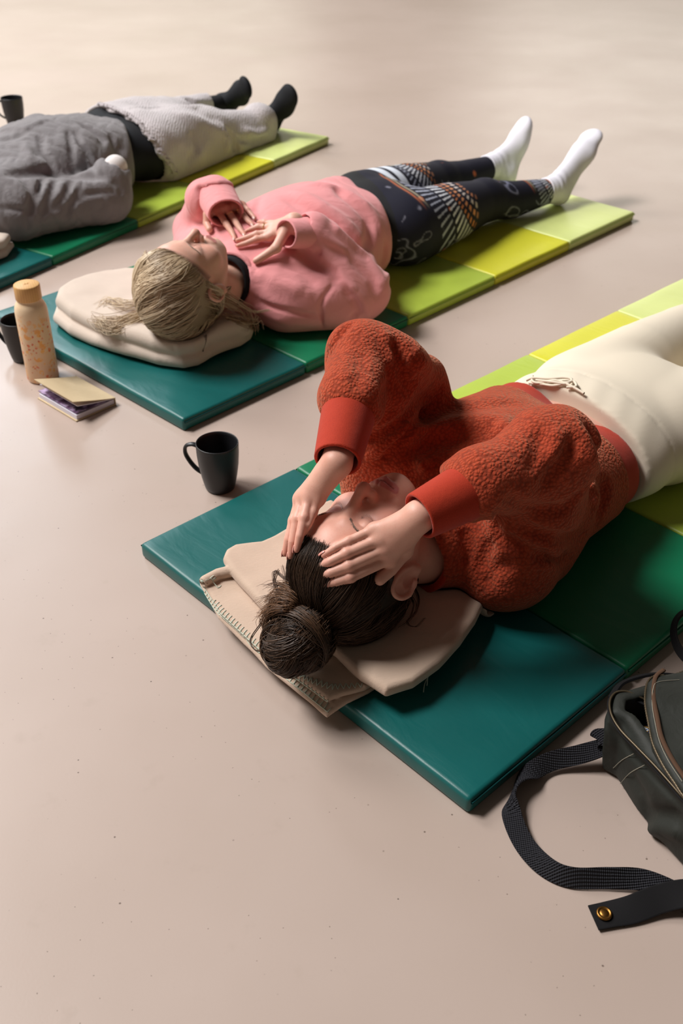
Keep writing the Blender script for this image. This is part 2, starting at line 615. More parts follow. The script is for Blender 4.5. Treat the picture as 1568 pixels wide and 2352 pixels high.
# ------------------------------------------------------------------ floor
fm = Mat('poured_floor', lin(187, 169, 159), rough=.42, spec=.32)
fm.mix(fm.rng(fm.noise(1.6, 4), .35, .7), lin(178, 160, 149))
fm.mix(fm.rng(fm.noise(14, 5, .6), .62, .74, 0, .25), lin(165, 148, 135))
def specks(scale, r1, r0, mask, amt, c):
    n = fm.node('ShaderNodeMath', operation='MULTIPLY')
    fm.link(fm.rng(fm.voro(scale, dim='2D', warp=.02), r1, r0, 0, amt), n.inputs[0])
    fm.link(fm.rng(fm.noise(mask, 1), .50, .56), n.inputs[1])
    fm.mix(n.outputs[0], lin(*c))


specks(9, .016, .007, 3.1, .8, (84, 68, 58))
specks(24, .024, .010, 5.3, .7, (96, 80, 70))
specks(5, .007, .004, 2.3, .9, (60, 48, 42))
fm.link(fm.rng(fm.noise(2.2, 5, .6), .3, .7, .31, .40), fm.b.inputs['Roughness'])
fm.bump(fm.noise(260, 2), .05, .001)
fm.bump(fm.noise(5, 3, stretch=(1, .5, 1)), .05, .010)
V, F = rounded_box(26, 24, .12, .01)
floor = mesh_obj('floor', V + np.array([-13, -6, -.12]), F, fm.m, smooth=False)
floor['kind'] = 'structure'
wm = Mat('wall_paint', lin(222, 214, 200), rough=.85, spec=.2)
wm.bump(wm.noise(40, 3), .1, .002)
for nm_, lo_, sz_ in (('wall_far', (-9.2, 13.6, 0), (18.4, .2, 8.2)), ('wall_left', (-9.4, -6, 0), (.2, 19.8, 8.2))):
    V, F = rounded_box(*sz_, .01)
    w_ = mesh_obj(nm_, V + np.array(lo_), F, wm.m, smooth=False); w_['kind'] = 'structure'


# ------------------------------------------------------------------ folding mats
def vinyl(name, c):
    m = Mat(name, lin(*c), rough=.40, spec=.45)
    m.mix(m.rng(m.noise(9, 4), .3, .75, 0, .30), tuple(.75 * x for x in lin(*c)))
    m.bump(m.noise(420, 2), .10, .0006)
    m.bump(m.noise(9, 3, stretch=(2.2, .7, 1), dist=1.2), .22, .006)
    return m.m


PANEL = [vinyl('vinyl_teal', (10, 94, 92)), vinyl('vinyl_green', (8, 116, 78)), vinyl('vinyl_lime', (176, 198, 74)),
         vinyl('vinyl_yellow', (214, 212, 56)), vinyl('vinyl_pale_green', (214, 225, 142))]
SEAM = [vinyl('seam_teal', (6, 66, 66)), vinyl('seam_green', (8, 95, 66)), vinyl('seam_lime', (120, 140, 40)),
        vinyl('seam_yellow', (160, 160, 30)), vinyl('seam_pale_green', (160, 176, 90))]
PL, PW, PT = .37, .78, .032
pan_meshes = []


def folding_mat(key, label):
    x, y, a = MATS[key]
    root = thing('folding_mat', label, 'mat', (x, y, 0), a, 'five-panel folding floor mats')
    r2 = np.random.default_rng(ord(key))
    for i in range(5):
        ph = r2.uniform(0, 6, 4)
        V, F = rounded_box(PL - .002, PW, PT, .0075, (14, 24), .0022,
                           lambda u, v: .0006 * math.sin(u * 31 + 2 * math.sin(v * 13 + ph[0]) + ph[1]) * math.sin(v * 22 + ph[2]))
        V = V + np.array([i * PL + .001, -PW, 0])
        o = mesh_obj('mat_panel', V, F, PANEL[i]); o.parent = root
        # piped seam round the panel, just under its top edge
        b, q = .0015, 0.010
        P = [(i * PL + .004, b, 0), (i * PL + PL - .004, b, 0), (i * PL + PL - .004, -PW - b, 0), (i * PL + .004, -PW - b, 0)]
        paths = [[P[0], P[1]], [P[3], P[2]]]
        if i == 4: paths.append([(5 * PL + .0006, 0, 0), (5 * PL + .0006, -PW, 0)])
        for pth in paths:
            tv, tf = tube([np.array(pth) + np.array([0, 0, PT - q])], .0019, 5)
            s = mesh_obj('piped_seam', tv, tf, SEAM[i]); s.parent = root
    return root


folding_mat('f', 'nearest green and yellow folding mat, under the woman in rust red fleece')
folding_mat('m', 'middle green and yellow folding mat, under the woman in the pink sweatshirt')
folding_mat('b', 'farthest green and yellow folding mat, under the person in the grey jacket')

# ------------------------------------------------------------------ shared cloth and skin
sk = Mat('skin', rough=.48, spec=.42, vcol=True)
sk.set(Subsurface_Weight=.2, Subsurface_Scale=.006)
sk.b.inputs['Subsurface Radius'].default_value = (1.0, .35, .2)
sk.mix(sk.rng(sk.noise(55, 4), .42, .72, 0, .30), (.66, .29, .22)).mix(sk.rng(sk.noise(420, 2), .5, .75, 0, .18), (.60, .24, .18))
sk.bump(sk.noise(900, 3), .16, .0005).bump(sk.noise(160, 2), .08, .0012)
SKIN = sk.m
nl = Mat('nail', (.70, .31, .26), rough=.22, spec=.6)
NAIL = nl.m
lh = Mat('lash_hair', (.035, .022, .016), rough=.6)
LASH = lh.m


def nails(hands, parent, sc=1.0):
    """one small curved plate on the back of each fingertip; hands = (tip, before, back-of-hand direction)"""
    for tip, pre, up in hands:
        x = tip - pre; B = basis(x, up)
        V, F = [], []
        for i in range(7):
            for j in range(7):
                u, v = (i / 6 - .5) * 2, (j / 6 - .5) * 2
                w = .0043 * (1 - .25 * max(0, u) ** 2) * sc
                V.append((u * .0058 * sc, v * w, (.0052 + .0013 - .0022 * v * v - .0009 * max(0, u) ** 2 - .0006 * min(0, u) ** 2) * sc))
        for i in range(6):
            for j in range(6): F.append((i * 7 + j, (i + 1) * 7 + j, (i + 1) * 7 + j + 1, i * 7 + j + 1))
        V = np.array(V)
        W = np.concatenate([V, V - np.array([0, 0, .0012])])
        n = len(V)
        edge = [i * 7 for i in range(7)] + [42 + j for j in range(1, 7)] + [i * 7 + 6 for i in range(5, -1, -1)] + [j for j in range(5, 0, -1)]
        F2 = F + [tuple(q + n for q in f[::-1]) for f in F] + [(edge[k], edge[(k + 1) % len(edge)], edge[(k + 1) % len(edge)] + n, edge[k] + n)[::-1] for k in range(len(edge))]
        mesh_obj('fingernail', W @ B.T + tip + x / np.linalg.norm(x) * .0005, F2, NAIL, parent)


def lashes(H, parent, sides=(1, -1), col=None, ln=.0045):
    for sg in sides:
        base = smooth_path(H.lash(sg), 18)
        paths = []
        for i, b in enumerate(base[1:-1]):
            u = i / 16
            o = np.array([sg * (u * -.6 + .3) * -1 * .5, -.8, .55])
            b = b + np.array([0, 0, .0008])
            paths.append(np.array([H.to(b), H.to(b + o * ln * .5), H.to(b + o * ln * .9 + np.array([0, .0009, .0014]))]))
        v, f = tube(paths, [np.array([.00022, .00017, .00008])] * len(paths), 3)
        mesh_obj('eyelashes', v, f, col or LASH, parent)


def brows(H, parent, col, n=260, w=1.0, thick=1.0):
    r2 = np.random.default_rng(3)
    for sg in (1, -1):
        c = smooth_path([(sg * .012, .0125, .0885), (sg * .022, .0175, .0865), (sg * .034, .0195, .081), (sg * .046, .0150, .069)], 40)
        paths, rad = [], []
        for k in range(n):
            u = r2.uniform(0, 1); b = c[int(u * 39)] + np.array([0, r2.normal(0, .0013) * (1.15 - u), 0])
            d = np.array([sg * .9, .55 - .75 * u, -.1 - .5 * u]); d /= np.linalg.norm(d)
            p = np.array([b, b + d * .003, b + d * .006]) 
            q = np.array([H.to(z) for z in p])
            # keep them on the skin
            e = H.field(q); g = grad(H.field, q)
            q = q - g * (e - np.array([.0002, .0008, .0006]))[:, None]
            paths.append(q); rad.append(np.array([.0002, .00018, .00007]) * thick)
        v, f = tube(paths, rad, 3)
        mesh_obj('eyebrow', v, f, col, parent)


# ------------------------------------------------------------------ woman in the rust red fleece
HF = Head([[-0.6949, -0.69, -0.2028], [0.7055, -0.7087, -0.0061], [-0.1395, -0.1473, 0.9792]], [0.0283, 1.2339, 0.171], 1.04)
lf = lambda s, t, z: L('f', s, t, z)

# right hand (to the right in the photograph), over the temple and forehead
FR_W = np.array([0.1100, 1.1773, 0.2950])
FR_M = [np.array(q) for q in ([.0700, 1.1650, .2290], [.0635, 1.1655, .2450], [.0565, 1.1715, .2590], [.0475, 1.1815, .2680])]
FR_F = [[np.array(q) for q in f] for f in (
    ([.0130, 1.1364, .2163], [-.0063, 1.1344, .2098], [-.0258, 1.1375, .2006]),
    ([.0110, 1.1435, .2313], [-.0157, 1.1402, .2211], [-.0416, 1.1472, .2064]),
    ([.0078, 1.1542, .2458], [-.0158, 1.1484, .2352], [-.0410, 1.1521, .2186]),
    ([.0110, 1.1680, .2570], [-.0086, 1.1610, .2505], [-.0250, 1.1573, .2395]))]
FR_T = [np.array(q) for q in ([.0930, 1.1880, .2250], [.0720, 1.1650, .2080], [.0560, 1.1500, .2010])]
# left hand
FL_W = at(773, 1064, .330)
FL_M = [at(690, 1146, .268), at(697, 1141, .276), at(710, 1142, .281), at(731, 1146, .281)]
FL_F = [[at(674, 1196, .247), at(662, 1240, .228), at(655, 1271, .210)],
        [at(683, 1192, .258), at(672, 1245, .234), at(667, 1277, .216)],
        [at(698, 1190, .266), at(688, 1232, .249), at(681, 1262, .233)],
        [at(718, 1178, .268), at(707, 1206, .259), at(698, 1224, .249)]]
FL_T = [at(735, 1110, .285), at(722, 1150, .262), at(712, 1180, .246)]

F_SH_R, F_EL_R = lf(.360, .550, .112), lf(.395, .575, .330)
F_SH_L, F_EL_L = lf(.350, .270, .130), lf(.315, .245, .400)


def front_hands(p):
    return np.minimum(hand_field(p, FR_W, FR_M, FR_F, FR_T, sc=.98), hand_field(p, FL_W, FL_M, FL_F, FL_T, sc=.94))


def front_arm(p, sh, el, wr):
    return chain(p, [sh, sh * .5 + el * .5, el, el * .6 + wr * .4, wr], [.046, .041, .035, .034, .0215])


def front_body(p):
    h = HF.field(p)
    neck = rc(p, HF.to((0, -.055, -.028)), lf(.310, .445, .105), .049, .055)
    d = smin(h, neck, .022)
    tor = ell(p, lf(.44, .42, .120), (.17, .15, .085), FB)
    tor = smin(tor, ell(p, lf(.64, .405, .122), (.17, .152, .078), FB), .08)
    tor = smin(tor, ell(p, lf(.82, .405, .122), (.15, .150, .076), FB), .08)
    tor = smin(tor, rc(p, F_SH_L, F_SH_R, .055, .055), .05)
    d = smin(d, tor, .03)
    for t, z in ((.305, 1), (.500, -1)):
        leg = chain(p, [lf(.88, t, .118), lf(1.28, t - .02 * z, .108), lf(1.66, t - .03 * z, .08)], [.078, .054, .036])
        leg = smin(leg, chain(p, [lf(1.67, t - .03 * z, .068), lf(1.70, t - .04 * z, .14), lf(1.74, t - .05 * z, .20)], [.034, .032, .022]), .02)
        d = smin(d, leg, .03)
    a = np.minimum(front_arm(p, F_SH_R, F_EL_R, FR_W), front_arm(p, F_SH_L, F_EL_L, FL_W))
    d = smax(smin(d, a, .012), PT + .003 - p[:, 2], .01)
    return smin(d, front_hands(p), .008)


_a = MATS['f'][2]
FB = np.stack([[math.cos(_a), math.sin(_a), 0], [math.sin(_a), -math.cos(_a), 0], [0, 0, 1]], 1)   # along, across, up
_hn = HF.to((0, 0, 0))


def front_fine(c):
    """where skin shows and is meshed finely: head, hands, wrists"""
    m = np.linalg.norm(c - HF.to((0, -.01, 0)), axis=1) < .165
    m |= np.linalg.norm(c - FR_W, axis=1) < .055
    m |= np.linalg.norm(c - FL_W, axis=1) < .055
    m |= np.linalg.norm(c - FR_M[1], axis=1) < .13
    m |= np.linalg.norm(c - FL_M[1], axis=1) < .13
    return m


def front_paint(p):
    col = HF.paint(p, (.72, .385, .29))
    hd = front_hands(p)
    near = np.clip(1 - hd / .006, 0, 1)[:, None]
    hc = np.tile(np.array([.74, .41, .315]), (len(p), 1))
    for f, mc in ((FR_F, FR_M), (FL_F, FL_M)):
        for q, m0 in zip(f, mc):
            for c, r, w in ((q[2], .012, .55), (q[0], .009, .35), (m0, .010, .28), (q[1], .007, .2)):
                g = np.exp(-((p - c) ** 2).sum(1) / r ** 2)[:, None] * w
                hc = hc + (np.array([.68, .25, .19]) - hc) * g
    return col * (1 - near) + hc * near


woman = thing('person', 'woman in rust red fleece and cream trousers, hands pressed to her forehead',
              'person', tuple(lf(.75, .435, .032)))
lo, hi = np.array([-.5, .95, .03]), np.array([1.5, 2.75, .52])
V1, F1 = surface(front_body, [-.25, 1.0, .06], [.35, 1.5, .40], .0018, keep=front_fine)
V2, F2 = surface(lambda p: front_body(p) + .0018, lo, hi, .008, keep=lambda c: ~front_fine(c) | (np.linalg.norm(c - lf(.3, .44, .1), axis=1) < .12))
bodymesh = mesh_obj('body', np.concatenate([V1, V2]), np.concatenate([F1, F2 + len(V1)]), SKIN, woman,
                    np.concatenate([front_paint(V1), np.tile([.60, .36, .28], (len(V2), 1))]))
nails([(f[2], f[1], (f[0] - FR_W) * 0 + np.array([.15, -.68, .70])) for f in FR_F] +
      [(f[2], f[1], np.array([-.35, -.62, .70])) for f in FL_F], woman)
lashes(HF, woman)
br = Mat('brown_brow', (.11, .065, .042), rough=.6)
brows(HF, woman, br.m)

# fleece, rib cuffs, hem
fl = Mat('rust_fleece', lin(170, 62, 36), rough=.92, spec=.15)
fl.set(Sheen_Weight=.35, Sheen_Roughness=.6)
fl.b.inputs['Sheen Tint'].default_value = (1, .55, .35, 1)
v1 = fl.voro(185, 'F1', warp=.003)
fl.mix(fl.rng(v1, .35, .85, 0, .65), lin(98, 27, 16))
fl.mix(fl.rng(fl.noise(60, 3), .45, .75, 0, .25), lin(190, 84, 52))
fl.bump(fl.rng(v1, .75, .05), .65, .0030)
fl.bump(fl.noise(900, 3), .35, .0008)
FLEECE = fl.m
rb = Mat('rust_rib', lin(176, 50, 24), rough=.8, spec=.2)
rb.set(Sheen_Weight=.15)
rb.mix(rb.rng(rb.noise(700, 2), .4, .7, 0, .35), lin(140, 34, 14))
rb.bump(rb.noise(1000, 2), .5, .0007).bump(rb.noise(45, 3), .25, .003)
RIB = rb.m

F_CF_R = FR_W + (F_EL_R - FR_W) * .0, FR_W + (F_EL_R - FR_W) * .36          # cuff: wrist end, sleeve end
F_CF_L = FL_W + (F_EL_L - FL_W) * .02, FL_W + (F_EL_L - FL_W) * .47
T0 = PT + .001


def front_torso(p):
    d = rc(p, lf(.40, .310, .135), lf(.70, .305, .130), .098, .093)
    d = smin(d, rc(p, lf(.40, .500, .130), lf(.70, .485, .118), .098, .088), .09)
    d = smin(d, ell(p, lf(.50, .40, .15), (.16, .13, .115), FB), .08)
    d = smin(d, rc(p, lf(.350, .30, .115), lf(.368, .540, .105), .078, .066), .05)
    return d


def front_sweater0(p):
    d = front_torso(p)
    d = smin(d, rc(p, lf(.38, .440, .125), lf(.292, .450, .128), .088, .073), .03)
    # right sleeve, bat-winged: shoulder, elbow, loose cloth down to the mat and the waist
    s = chain(p, [F_SH_R, F_SH_R * .4 + F_EL_R * .6, F_EL_R + np.array([0, 0, -.012])], [.072, .070, .062])
    s = smin(s, rc(p, F_EL_R + np.array([0, 0, -.012]), F_CF_R[1] + (F_EL_R - F_CF_R[1]) * .15, .062, .058), .04)
    s = smin(s, rc(p, lf(.435, .550, .22), lf(.495, .525, .11), .060, .055), .05)
    s = smin(s, ell(p, lf(.405, .545, .090), (.120, .058, .060), FB), .04)
    s = smin(s, rc(p, lf(.370, .525, .07), lf(.46, .545, .075), .042, .045), .03)
    d = smin(d, s, .020)
    # left sleeve
    s = chain(p, [F_SH_L, F_SH_L * .45 + F_EL_L * .55, F_EL_L + np.array([0, 0, -.015])], [.080, .072, .050])
    s = smin(s, rc(p, F_EL_L + np.array([0, 0, -.015]), F_CF_L[1] + (F_EL_L - F_CF_L[1]) * .12, .054, .056), .03)
    s = smin(s, rc(p, at(930, 822, .385), at(968, 872, .29), .030, .034), .05)
    s = smin(s, rc(p, at(968, 872, .29), lf(.48, .26, .20), .034, .05), .05)
    s = smin(s, rc(p, F_EL_L + np.array([0, 0, -.03]), lf(.37, .20, .32), .04, .035), .05)
    d = smin(d, s, .02)
    return d


FRONT_FOLDS = []
for _px, _amp, _w in (
        ([(1318, 1010), (1300, 1050), (1270, 1090), (1245, 1118)], -.016, .011),
        ([(1240, 990), (1235, 1040), (1215, 1085)], -.005, .010),
        ([(1270, 985), (1285, 1020), (1270, 1060)], .006, .012),
        ([(1345, 975), (1378, 1040), (1390, 1120), (1376, 1195)], -.020, .011),
        ([(1325, 965), (1358, 1050), (1368, 1120), (1358, 1190)], .008, .012),
        ([(1165, 1142), (1195, 1165), (1241, 1174), (1300, 1168), (1351, 1120)], -.018, .010),
        ([(1150, 1170), (1207, 1216), (1283, 1236), (1343, 1228)], -.016, .010),
        ([(1155, 1232), (1224, 1270), (1309, 1285)], -.014, .011),
        ([(1109, 1189), (1121, 1257), (1100, 1310)], -.013, .009),
        ([(1143, 1175), (1140, 1210), (1150, 1250)], -.010, .008),
        ([(1065, 1215), (1075, 1260), (1062, 1300)], -.008, .010),
        ([(1014, 897), (955, 933), (922, 968), (878, 996), (838, 1009)], -.018, .009),
        ([(1000, 925), (945, 972), (905, 1025), (872, 1060)], -.016, .009),
        ([(975, 930), (935, 970), (890, 1020), (850, 1050)], .010, .010),
        ([(930, 1000), (1028, 978), (1155, 973), (1230, 966)], .014, .020),
        ([(960, 1010), (1040, 1010), (1140, 1010)], -.008, .020),
        ([(1010, 920), (1090, 935), (1200, 925)], -.006, .020),
        ([(900, 1072), (960, 1066), (1026, 1077)], .014, .014),
        ([(899, 784), (911, 807), (924, 843), (927, 880)], -.013, .009),
        ([(880, 760), (900, 800), (895, 850)], .006, .010),
        ([(940, 800), (965, 830), (985, 850)], .010, .016),
        ([(761, 800), (743, 822), (734, 850)], -.012, .008),
        ([(812, 742), (769, 784), (750, 815), (735, 870)], -.008, .008),
        ([(892, 835), (902, 885), (878, 924)], -.014, .016),
        ([(960, 870), (935, 905), (900, 925)], .010, .012),
        ([(830, 800), (826, 850), (815, 900)], -.005, .012),
        ([(1190, 1290), (1130, 1310), (1110, 1350)], -.006, .012)):
    FRONT_FOLDS.append(([raycast(front_sweater0, x_, y_) for x_, y_ in _px], _amp, _w))


def front_sweater1(p):
    d = front_sweater0(p)
    for pts, amp, w in FRONT_FOLDS: d = fold(d, p, pts, amp * 1.35, w)
    return d


def front_sweater(p):
    d = front_sweater1(p) - .0025 * wob(p, 24) - .0012 * wob(p, 60, 1)
    for w, c in ((FR_W, F_CF_R), (FL_W, F_CF_L)):                        # sleeve mouth where the cuff is sewn in
        ax = (c[1] - c[0]); ax /= np.linalg.norm(ax)
        d = smax(d, -np.where(((p - c[1]) @ ax < .02), rc(p, w - ax * .1, c[1] + ax * .012, .030, .036), .05), .006)
    d = smax(d, -rc(p, HF.to((0, .02, -.02)), lf(.305, .445, .118), .063, .058), .008)   # neck
    d = smax(d, T0 - p[:, 2], .012)
    d = smax(d, (p - lf(.655, 0, 0)) @ FB[:, 0], .010)
    return d


def front_hem(p):
    u = (p - lf(0, 0, 0)) @ FB[:, 0]
    d = front_torso(p) + .006
    d = smax(d, np.maximum(.635 - u, u - .700), .006)
    return smax(d, T0 - p[:, 2], .006)


def cuff(p, w, c, r0, r1, el):
    ax = c[1] - c[0]; ln = np.linalg.norm(ax); ax = ax / ln
    u = (p - c[0]) @ ax
    r = r0 + (r1 - r0) * np.clip(u / ln, 0, 1)
    q = np.linalg.norm((p - c[0]) - u[:, None] * ax, axis=1)
    d = np.abs(q - r) - .0026
    return smax(d, np.maximum(-u, u - ln - .016), .002)


def front_neckband(p):
    d = np.abs(rc(p, HF.to((0, .02, -.02)), lf(.305, .445, .118), .062, .060)) - .006
    c = lf(.276, .448, .124); ax = lf(.305, .445, .118) - HF.to((0, -.06, -.02)); ax /= np.linalg.norm(ax)
    return smax(smax(d, np.abs((p - c) @ ax) - .020, .004), T0 - p[:, 2], .004)

_lo, _hi = lf(.2, .1, 0), lf(.8, .8, 0)
BOXF = (np.array([-.15, 1.1, .02]), np.array([.75, 2.0, .54]))
sdf_obj('fleece_sweater', front_sweater, *BOXF, .004, FLEECE, woman)
sdf_obj('hem_band', front_hem, *BOXF, .004, RIB, woman)
for w, c, e in ((FR_W, F_CF_R, F_EL_R), (FL_W, F_CF_L, F_EL_L)):
    sdf_obj('rib_cuff', lambda p: cuff(p, w, c, .0325, .0405, e), np.minimum(c[0], c[1]) - .07, np.maximum(c[0], c[1]) + .07, .0018, RIB, woman)
sdf_obj('neckband', front_neckband, lf(.3, .44, .1) - .16, lf(.3, .44, .1) + .16, .003, RIB, woman)

# cream trousers
ct = Mat('cream_cotton', lin(226, 214, 194), rough=.9, spec=.15)
ct.set(Sheen_Weight=.1)
ct.bump(ct.noise(700, 3), .25, .0006)
CREAM = ct.m


def front_trousers0(p):
    d = ell(p, lf(.80, .405, .125), (.20, .185, .105), FB)
    d = smin(d, ell(p, lf(.74, .400, .128), (.12, .182, .110), FB), .03)
    d = smin(d, ell(p, lf(.92, .40, .120), (.16, .200, .095), FB), .05)
    for t, z in ((.300, 1), (.505, -1)):
        leg = chain(p, [lf(.88, t, .118), lf(1.10, t - .005 * z, .115), lf(1.30, t - .02 * z, .108), lf(1.64, t - .03 * z, .08)], [.094, .090, .072, .052])
        d = smin(d, leg, .022)
    return d


def front_trousers(p):
    u = (p - lf(0, 0, 0)) @ FB[:, 0]
    d = front_trousers0(p) - .0012 * wob(p, 22, 2)
    d = d + .002 * np.exp(-((u - .775) / .004) ** 2) + np.where(u < .775, .0012 * (1 + np.sin(((p - lf(0, 0, 0)) @ FB[:, 1]) * 1500)) * .5, 0)
    d = fold(d, p, [lf(.775, .435, .21), lf(.85, .43, .21), lf(.93, .44, .20), lf(.97, .435, .17)], -.003, .004)
    d = smax(d, .706 - u, .006)
    return smax(d, T0 - p[:, 2], .01)


sdf_obj('trousers', front_trousers, lf(.7, .44, .1) - np.array([.5, .3, .1]), lf(1.7, .44, .1) + np.array([.2, .3, .2]), .0055, CREAM, woman)

# drawstring bow at the waistband
_dr = lambda pts, off=.003: smooth_path([raycast(front_trousers, x, y, off) for x, y in pts], 40)
for pts in ([(1208, 878), (1225, 872), (1260, 874), (1295, 872), (1312, 876), (1300, 886), (1270, 882), (1235, 878)],
            [(1215, 884), (1240, 886), (1270, 890), (1300, 884), (1316, 880), (1322, 892), (1300, 894)],
            [(1222, 868), (1222, 880), (1240, 884), (1275, 878), (1308, 890), (1340, 908)]):
    P = _dr(pts) + np.array([0, 0, .004])
    v, f = tube([P], .0026, 6)
    mesh_obj('drawstring', v, f, CREAM, woman)

# ------------------------------------------------------------------ brown hair with a bun
def hair_mat(name, c, rough=.42):
    m = Mat(name, c, rough=rough, spec=.35, vcol=True)
    m.set(Sheen_Weight=.0)
    return m.m


def join(parts):
    V, F, C, n = [], [], [], 0
    for v, f, c in parts:
        V.append(v); F.append(f + n); n += len(v)
        C.append(np.broadcast_to(c, (len(v), 3)))
    return np.concatenate(V), np.concatenate(F), np.concatenate(C)


def strands(paths, rads, cols, sides=3):
    v, f = tube(paths, rads, sides)
    c = np.concatenate([np.repeat(np.broadcast_to(c, (len(p), 3)), sides, axis=0) for p, c in zip(paths, cols)])
    return v, f, c


def hair_line(q):
    """positive where hair grows (head axes)"""
    return .60 * q[:, 1] - .80 * q[:, 2] + .029 - .12 * np.abs(q[:, 0])


def cap_field(H, lift, cut=.0):
    def f(p):
        q = H.loc(p)
        d = H.skull(q) - lift
        d = np.minimum(d, rc(q, (0, -.035, -.055), (0, -.06, -.055), .05 + lift * .3, .045))
        return smax(d, -(hair_line(q) - cut) * .9, .012) * H.k
    return f


def glide(H, P, lifts):
    """press path points onto the skull at given heights"""
    f = lambda x: H.skull(H.loc(x)) * H.k
    for _ in range(3):
        d = f(P); g = grad(f, P)
        push = np.maximum(lifts - d, 0) if _ else lifts - d
        P = P + g * push[:, None]
    return P


hr = np.random.default_rng(11)
BUN = at(684, 1474, .118)
TIE = HF.to((-.012, .118, -.035))
DK, MD, LT = np.array([.026, .0155, .010]), np.array([.085, .044, .024]), np.array([.24, .115, .055])
Vc, Fc = surface(cap_field(HF, .006, .014), HF.to((0, 0, 0)) - .19, HF.to((0, 0, 0)) + .19, .003)
parts = [(Vc, Fc, DK * .9)]
paths, rads, cols, lifts = [], [], [], []
for k in range(2600):
    if k < 1500:                                                   # along the hairline, ear over forehead to ear
        a = hr.uniform(-1, 1); x = .074 * math.sin(a * 1.5)
        y = .068 - .085 * abs(a) ** 2.2 + hr.normal(0, .003)
        z = .088 - .095 * abs(a) ** 2.0
        y += max(0, hr.normal(0, .012)) * .6
    else:
        v = hr.normal(size=3); v /= np.linalg.norm(v); x, y, z = v * (.075, .09, .095) + (0, .02, -.012)
        if hair_line(np.array([[x, y, z]]))[0] < .012: continue
    if np.linalg.norm(np.array([abs(x), y, z]) - (.074, -.012, -.012)) < .026: continue
    s0 = HF.to((x, y, z)); lock = math.sin(x * 80 + y * 25) * .6 + math.sin(z * 60 + x * 130) * .4
    u = np.linspace(0, 1, 15)
    end = TIE + hr.normal(0, .007, 3)
    P = s0 + (end - s0) * u[:, None]
    side = np.cross(end - s0, HF.to((0, 0, 0)) - s0); side /= np.linalg.norm(side) + 1e-9
    P = P + side * (np.sin(u * math.pi) * (.008 * lock + hr.normal(0, .0018)))[:, None]
    P = P + side * (np.sin(u * 9 + lock * 3) * .0022 * np.sin(u * math.pi))[:, None]
    lift = (.0004 + .013 * np.minimum(u * 3, 1) + .005 * lock * np.sin(u * math.pi) + hr.uniform(-.002, .002)) * np.minimum(1, .25 + u * 4)
    lifts.append(lift)
    r = np.interp(u, [0, .1, .9, 1], [.00012, .0006, .0007, .0004]) * hr.uniform(.6, 1.3)
    paths.append(P); rads.append(r)
    w = np.clip(.35 + .35 * lock + hr.normal(0, .25), 0, 1)
    cols.append(DK + (MD - DK) * w + (LT - MD) * max(0, hr.normal(-.1, .12)))
paths = list(glide(HF, np.concatenate(paths), np.concatenate(lifts)).reshape(len(paths), -1, 3))
parts.append(strands(paths, rads, cols))
# loose curls at the nape and round the ear, one loop above the brow
paths, rads, cols = [], [], []
for px_ in ([(940, 1330), (960, 1370), (955, 1405), (935, 1430), (955, 1440), (975, 1420)], [(950, 1320), (968, 1300), (985, 1310), (1003, 1300), (1000, 1325), (985, 1322), (982, 1305), (1000, 1292)],
            [(935, 1360), (950, 1385), (940, 1420), (915, 1440)], [(600, 1430), (575, 1470), (590, 1495), (615, 1480)], [(640, 1310), (632, 1335), (645, 1365), (655, 1330), (650, 1300)],
            [(655, 1330), (628, 1312), (632, 1355), (640, 1390)], [(650, 1360), (640, 1342), (632, 1350)]):
    base = [at(x, y, .10 if x > 900 or x < 620 else .16) for x, y in px_]
    for k in range(5):
        P = smooth_path(np.array(base) + hr.normal(0, .0012, 3), 26)
        paths.append(P); rads.append(np.linspace(.0007, .0003, 26)); cols.append(MD * hr.uniform(.7, 1.3))
parts.append(strands(paths, rads, cols))
HAIRM = hair_mat('brown_hair', (.05, .03, .02))
v, f, c = join(parts)
mesh_obj('hair', v, f, HAIRM, woman, c)

# the bun: strands wound round a soft core, messy curls on its far side
core = lambda p: ell(p, BUN, (.046, .046, .040)) - .003 * wob(p, 70)
parts = [(*surface(core, BUN - .08, BUN + .08, .003), DK)]
paths, rads, cols = [], [], []
out = BUN - TIE; out /= np.linalg.norm(out)
for k in range(1900):
    coil = k % 7                                                  # seven coils laid over one another
    cr = np.random.default_rng(100 + coil)
    ax = out + cr.normal(0, .42, 3) + hr.normal(0, .05, 3); ax /= np.linalg.norm(ax)
    e1 = np.cross(ax, [.3, .2, .9]); e1 /= np.linalg.norm(e1); e2 = np.cross(ax, e1)
    a0 = cr.uniform(0, 6.28) + hr.normal(0, .5); ln = hr.uniform(1.2, 2.8)
    h = cr.uniform(-.026, .028) + hr.normal(0, .0075)
    a = a0 + np.linspace(0, ln, 16)
    r = math.sqrt(max(.047 ** 2 - h * h, 1e-5)) + cr.uniform(-.004, .005) + hr.normal(0, .0013)
    hh = h + .010 * np.sin(np.linspace(0, 3, 16) + coil)
    P = BUN + e1 * (np.cos(a) * r)[:, None] + e2 * (np.sin(a) * r)[:, None] + ax * hh[:, None]
    paths.append(P); rads.append(np.interp(np.linspace(0, 1, 16), [0, .2, .8, 1], [.0003, .0007, .0007, .0002]) * hr.uniform(.6, 1.4))
    w = np.clip(.45 + .35 * math.sin(coil * 2.3 + h * 500) + hr.normal(0, .2), 0, 1)
    cols.append(DK + (MD - DK) * w + (LT - MD) * max(0, hr.normal(-.03, .15)))
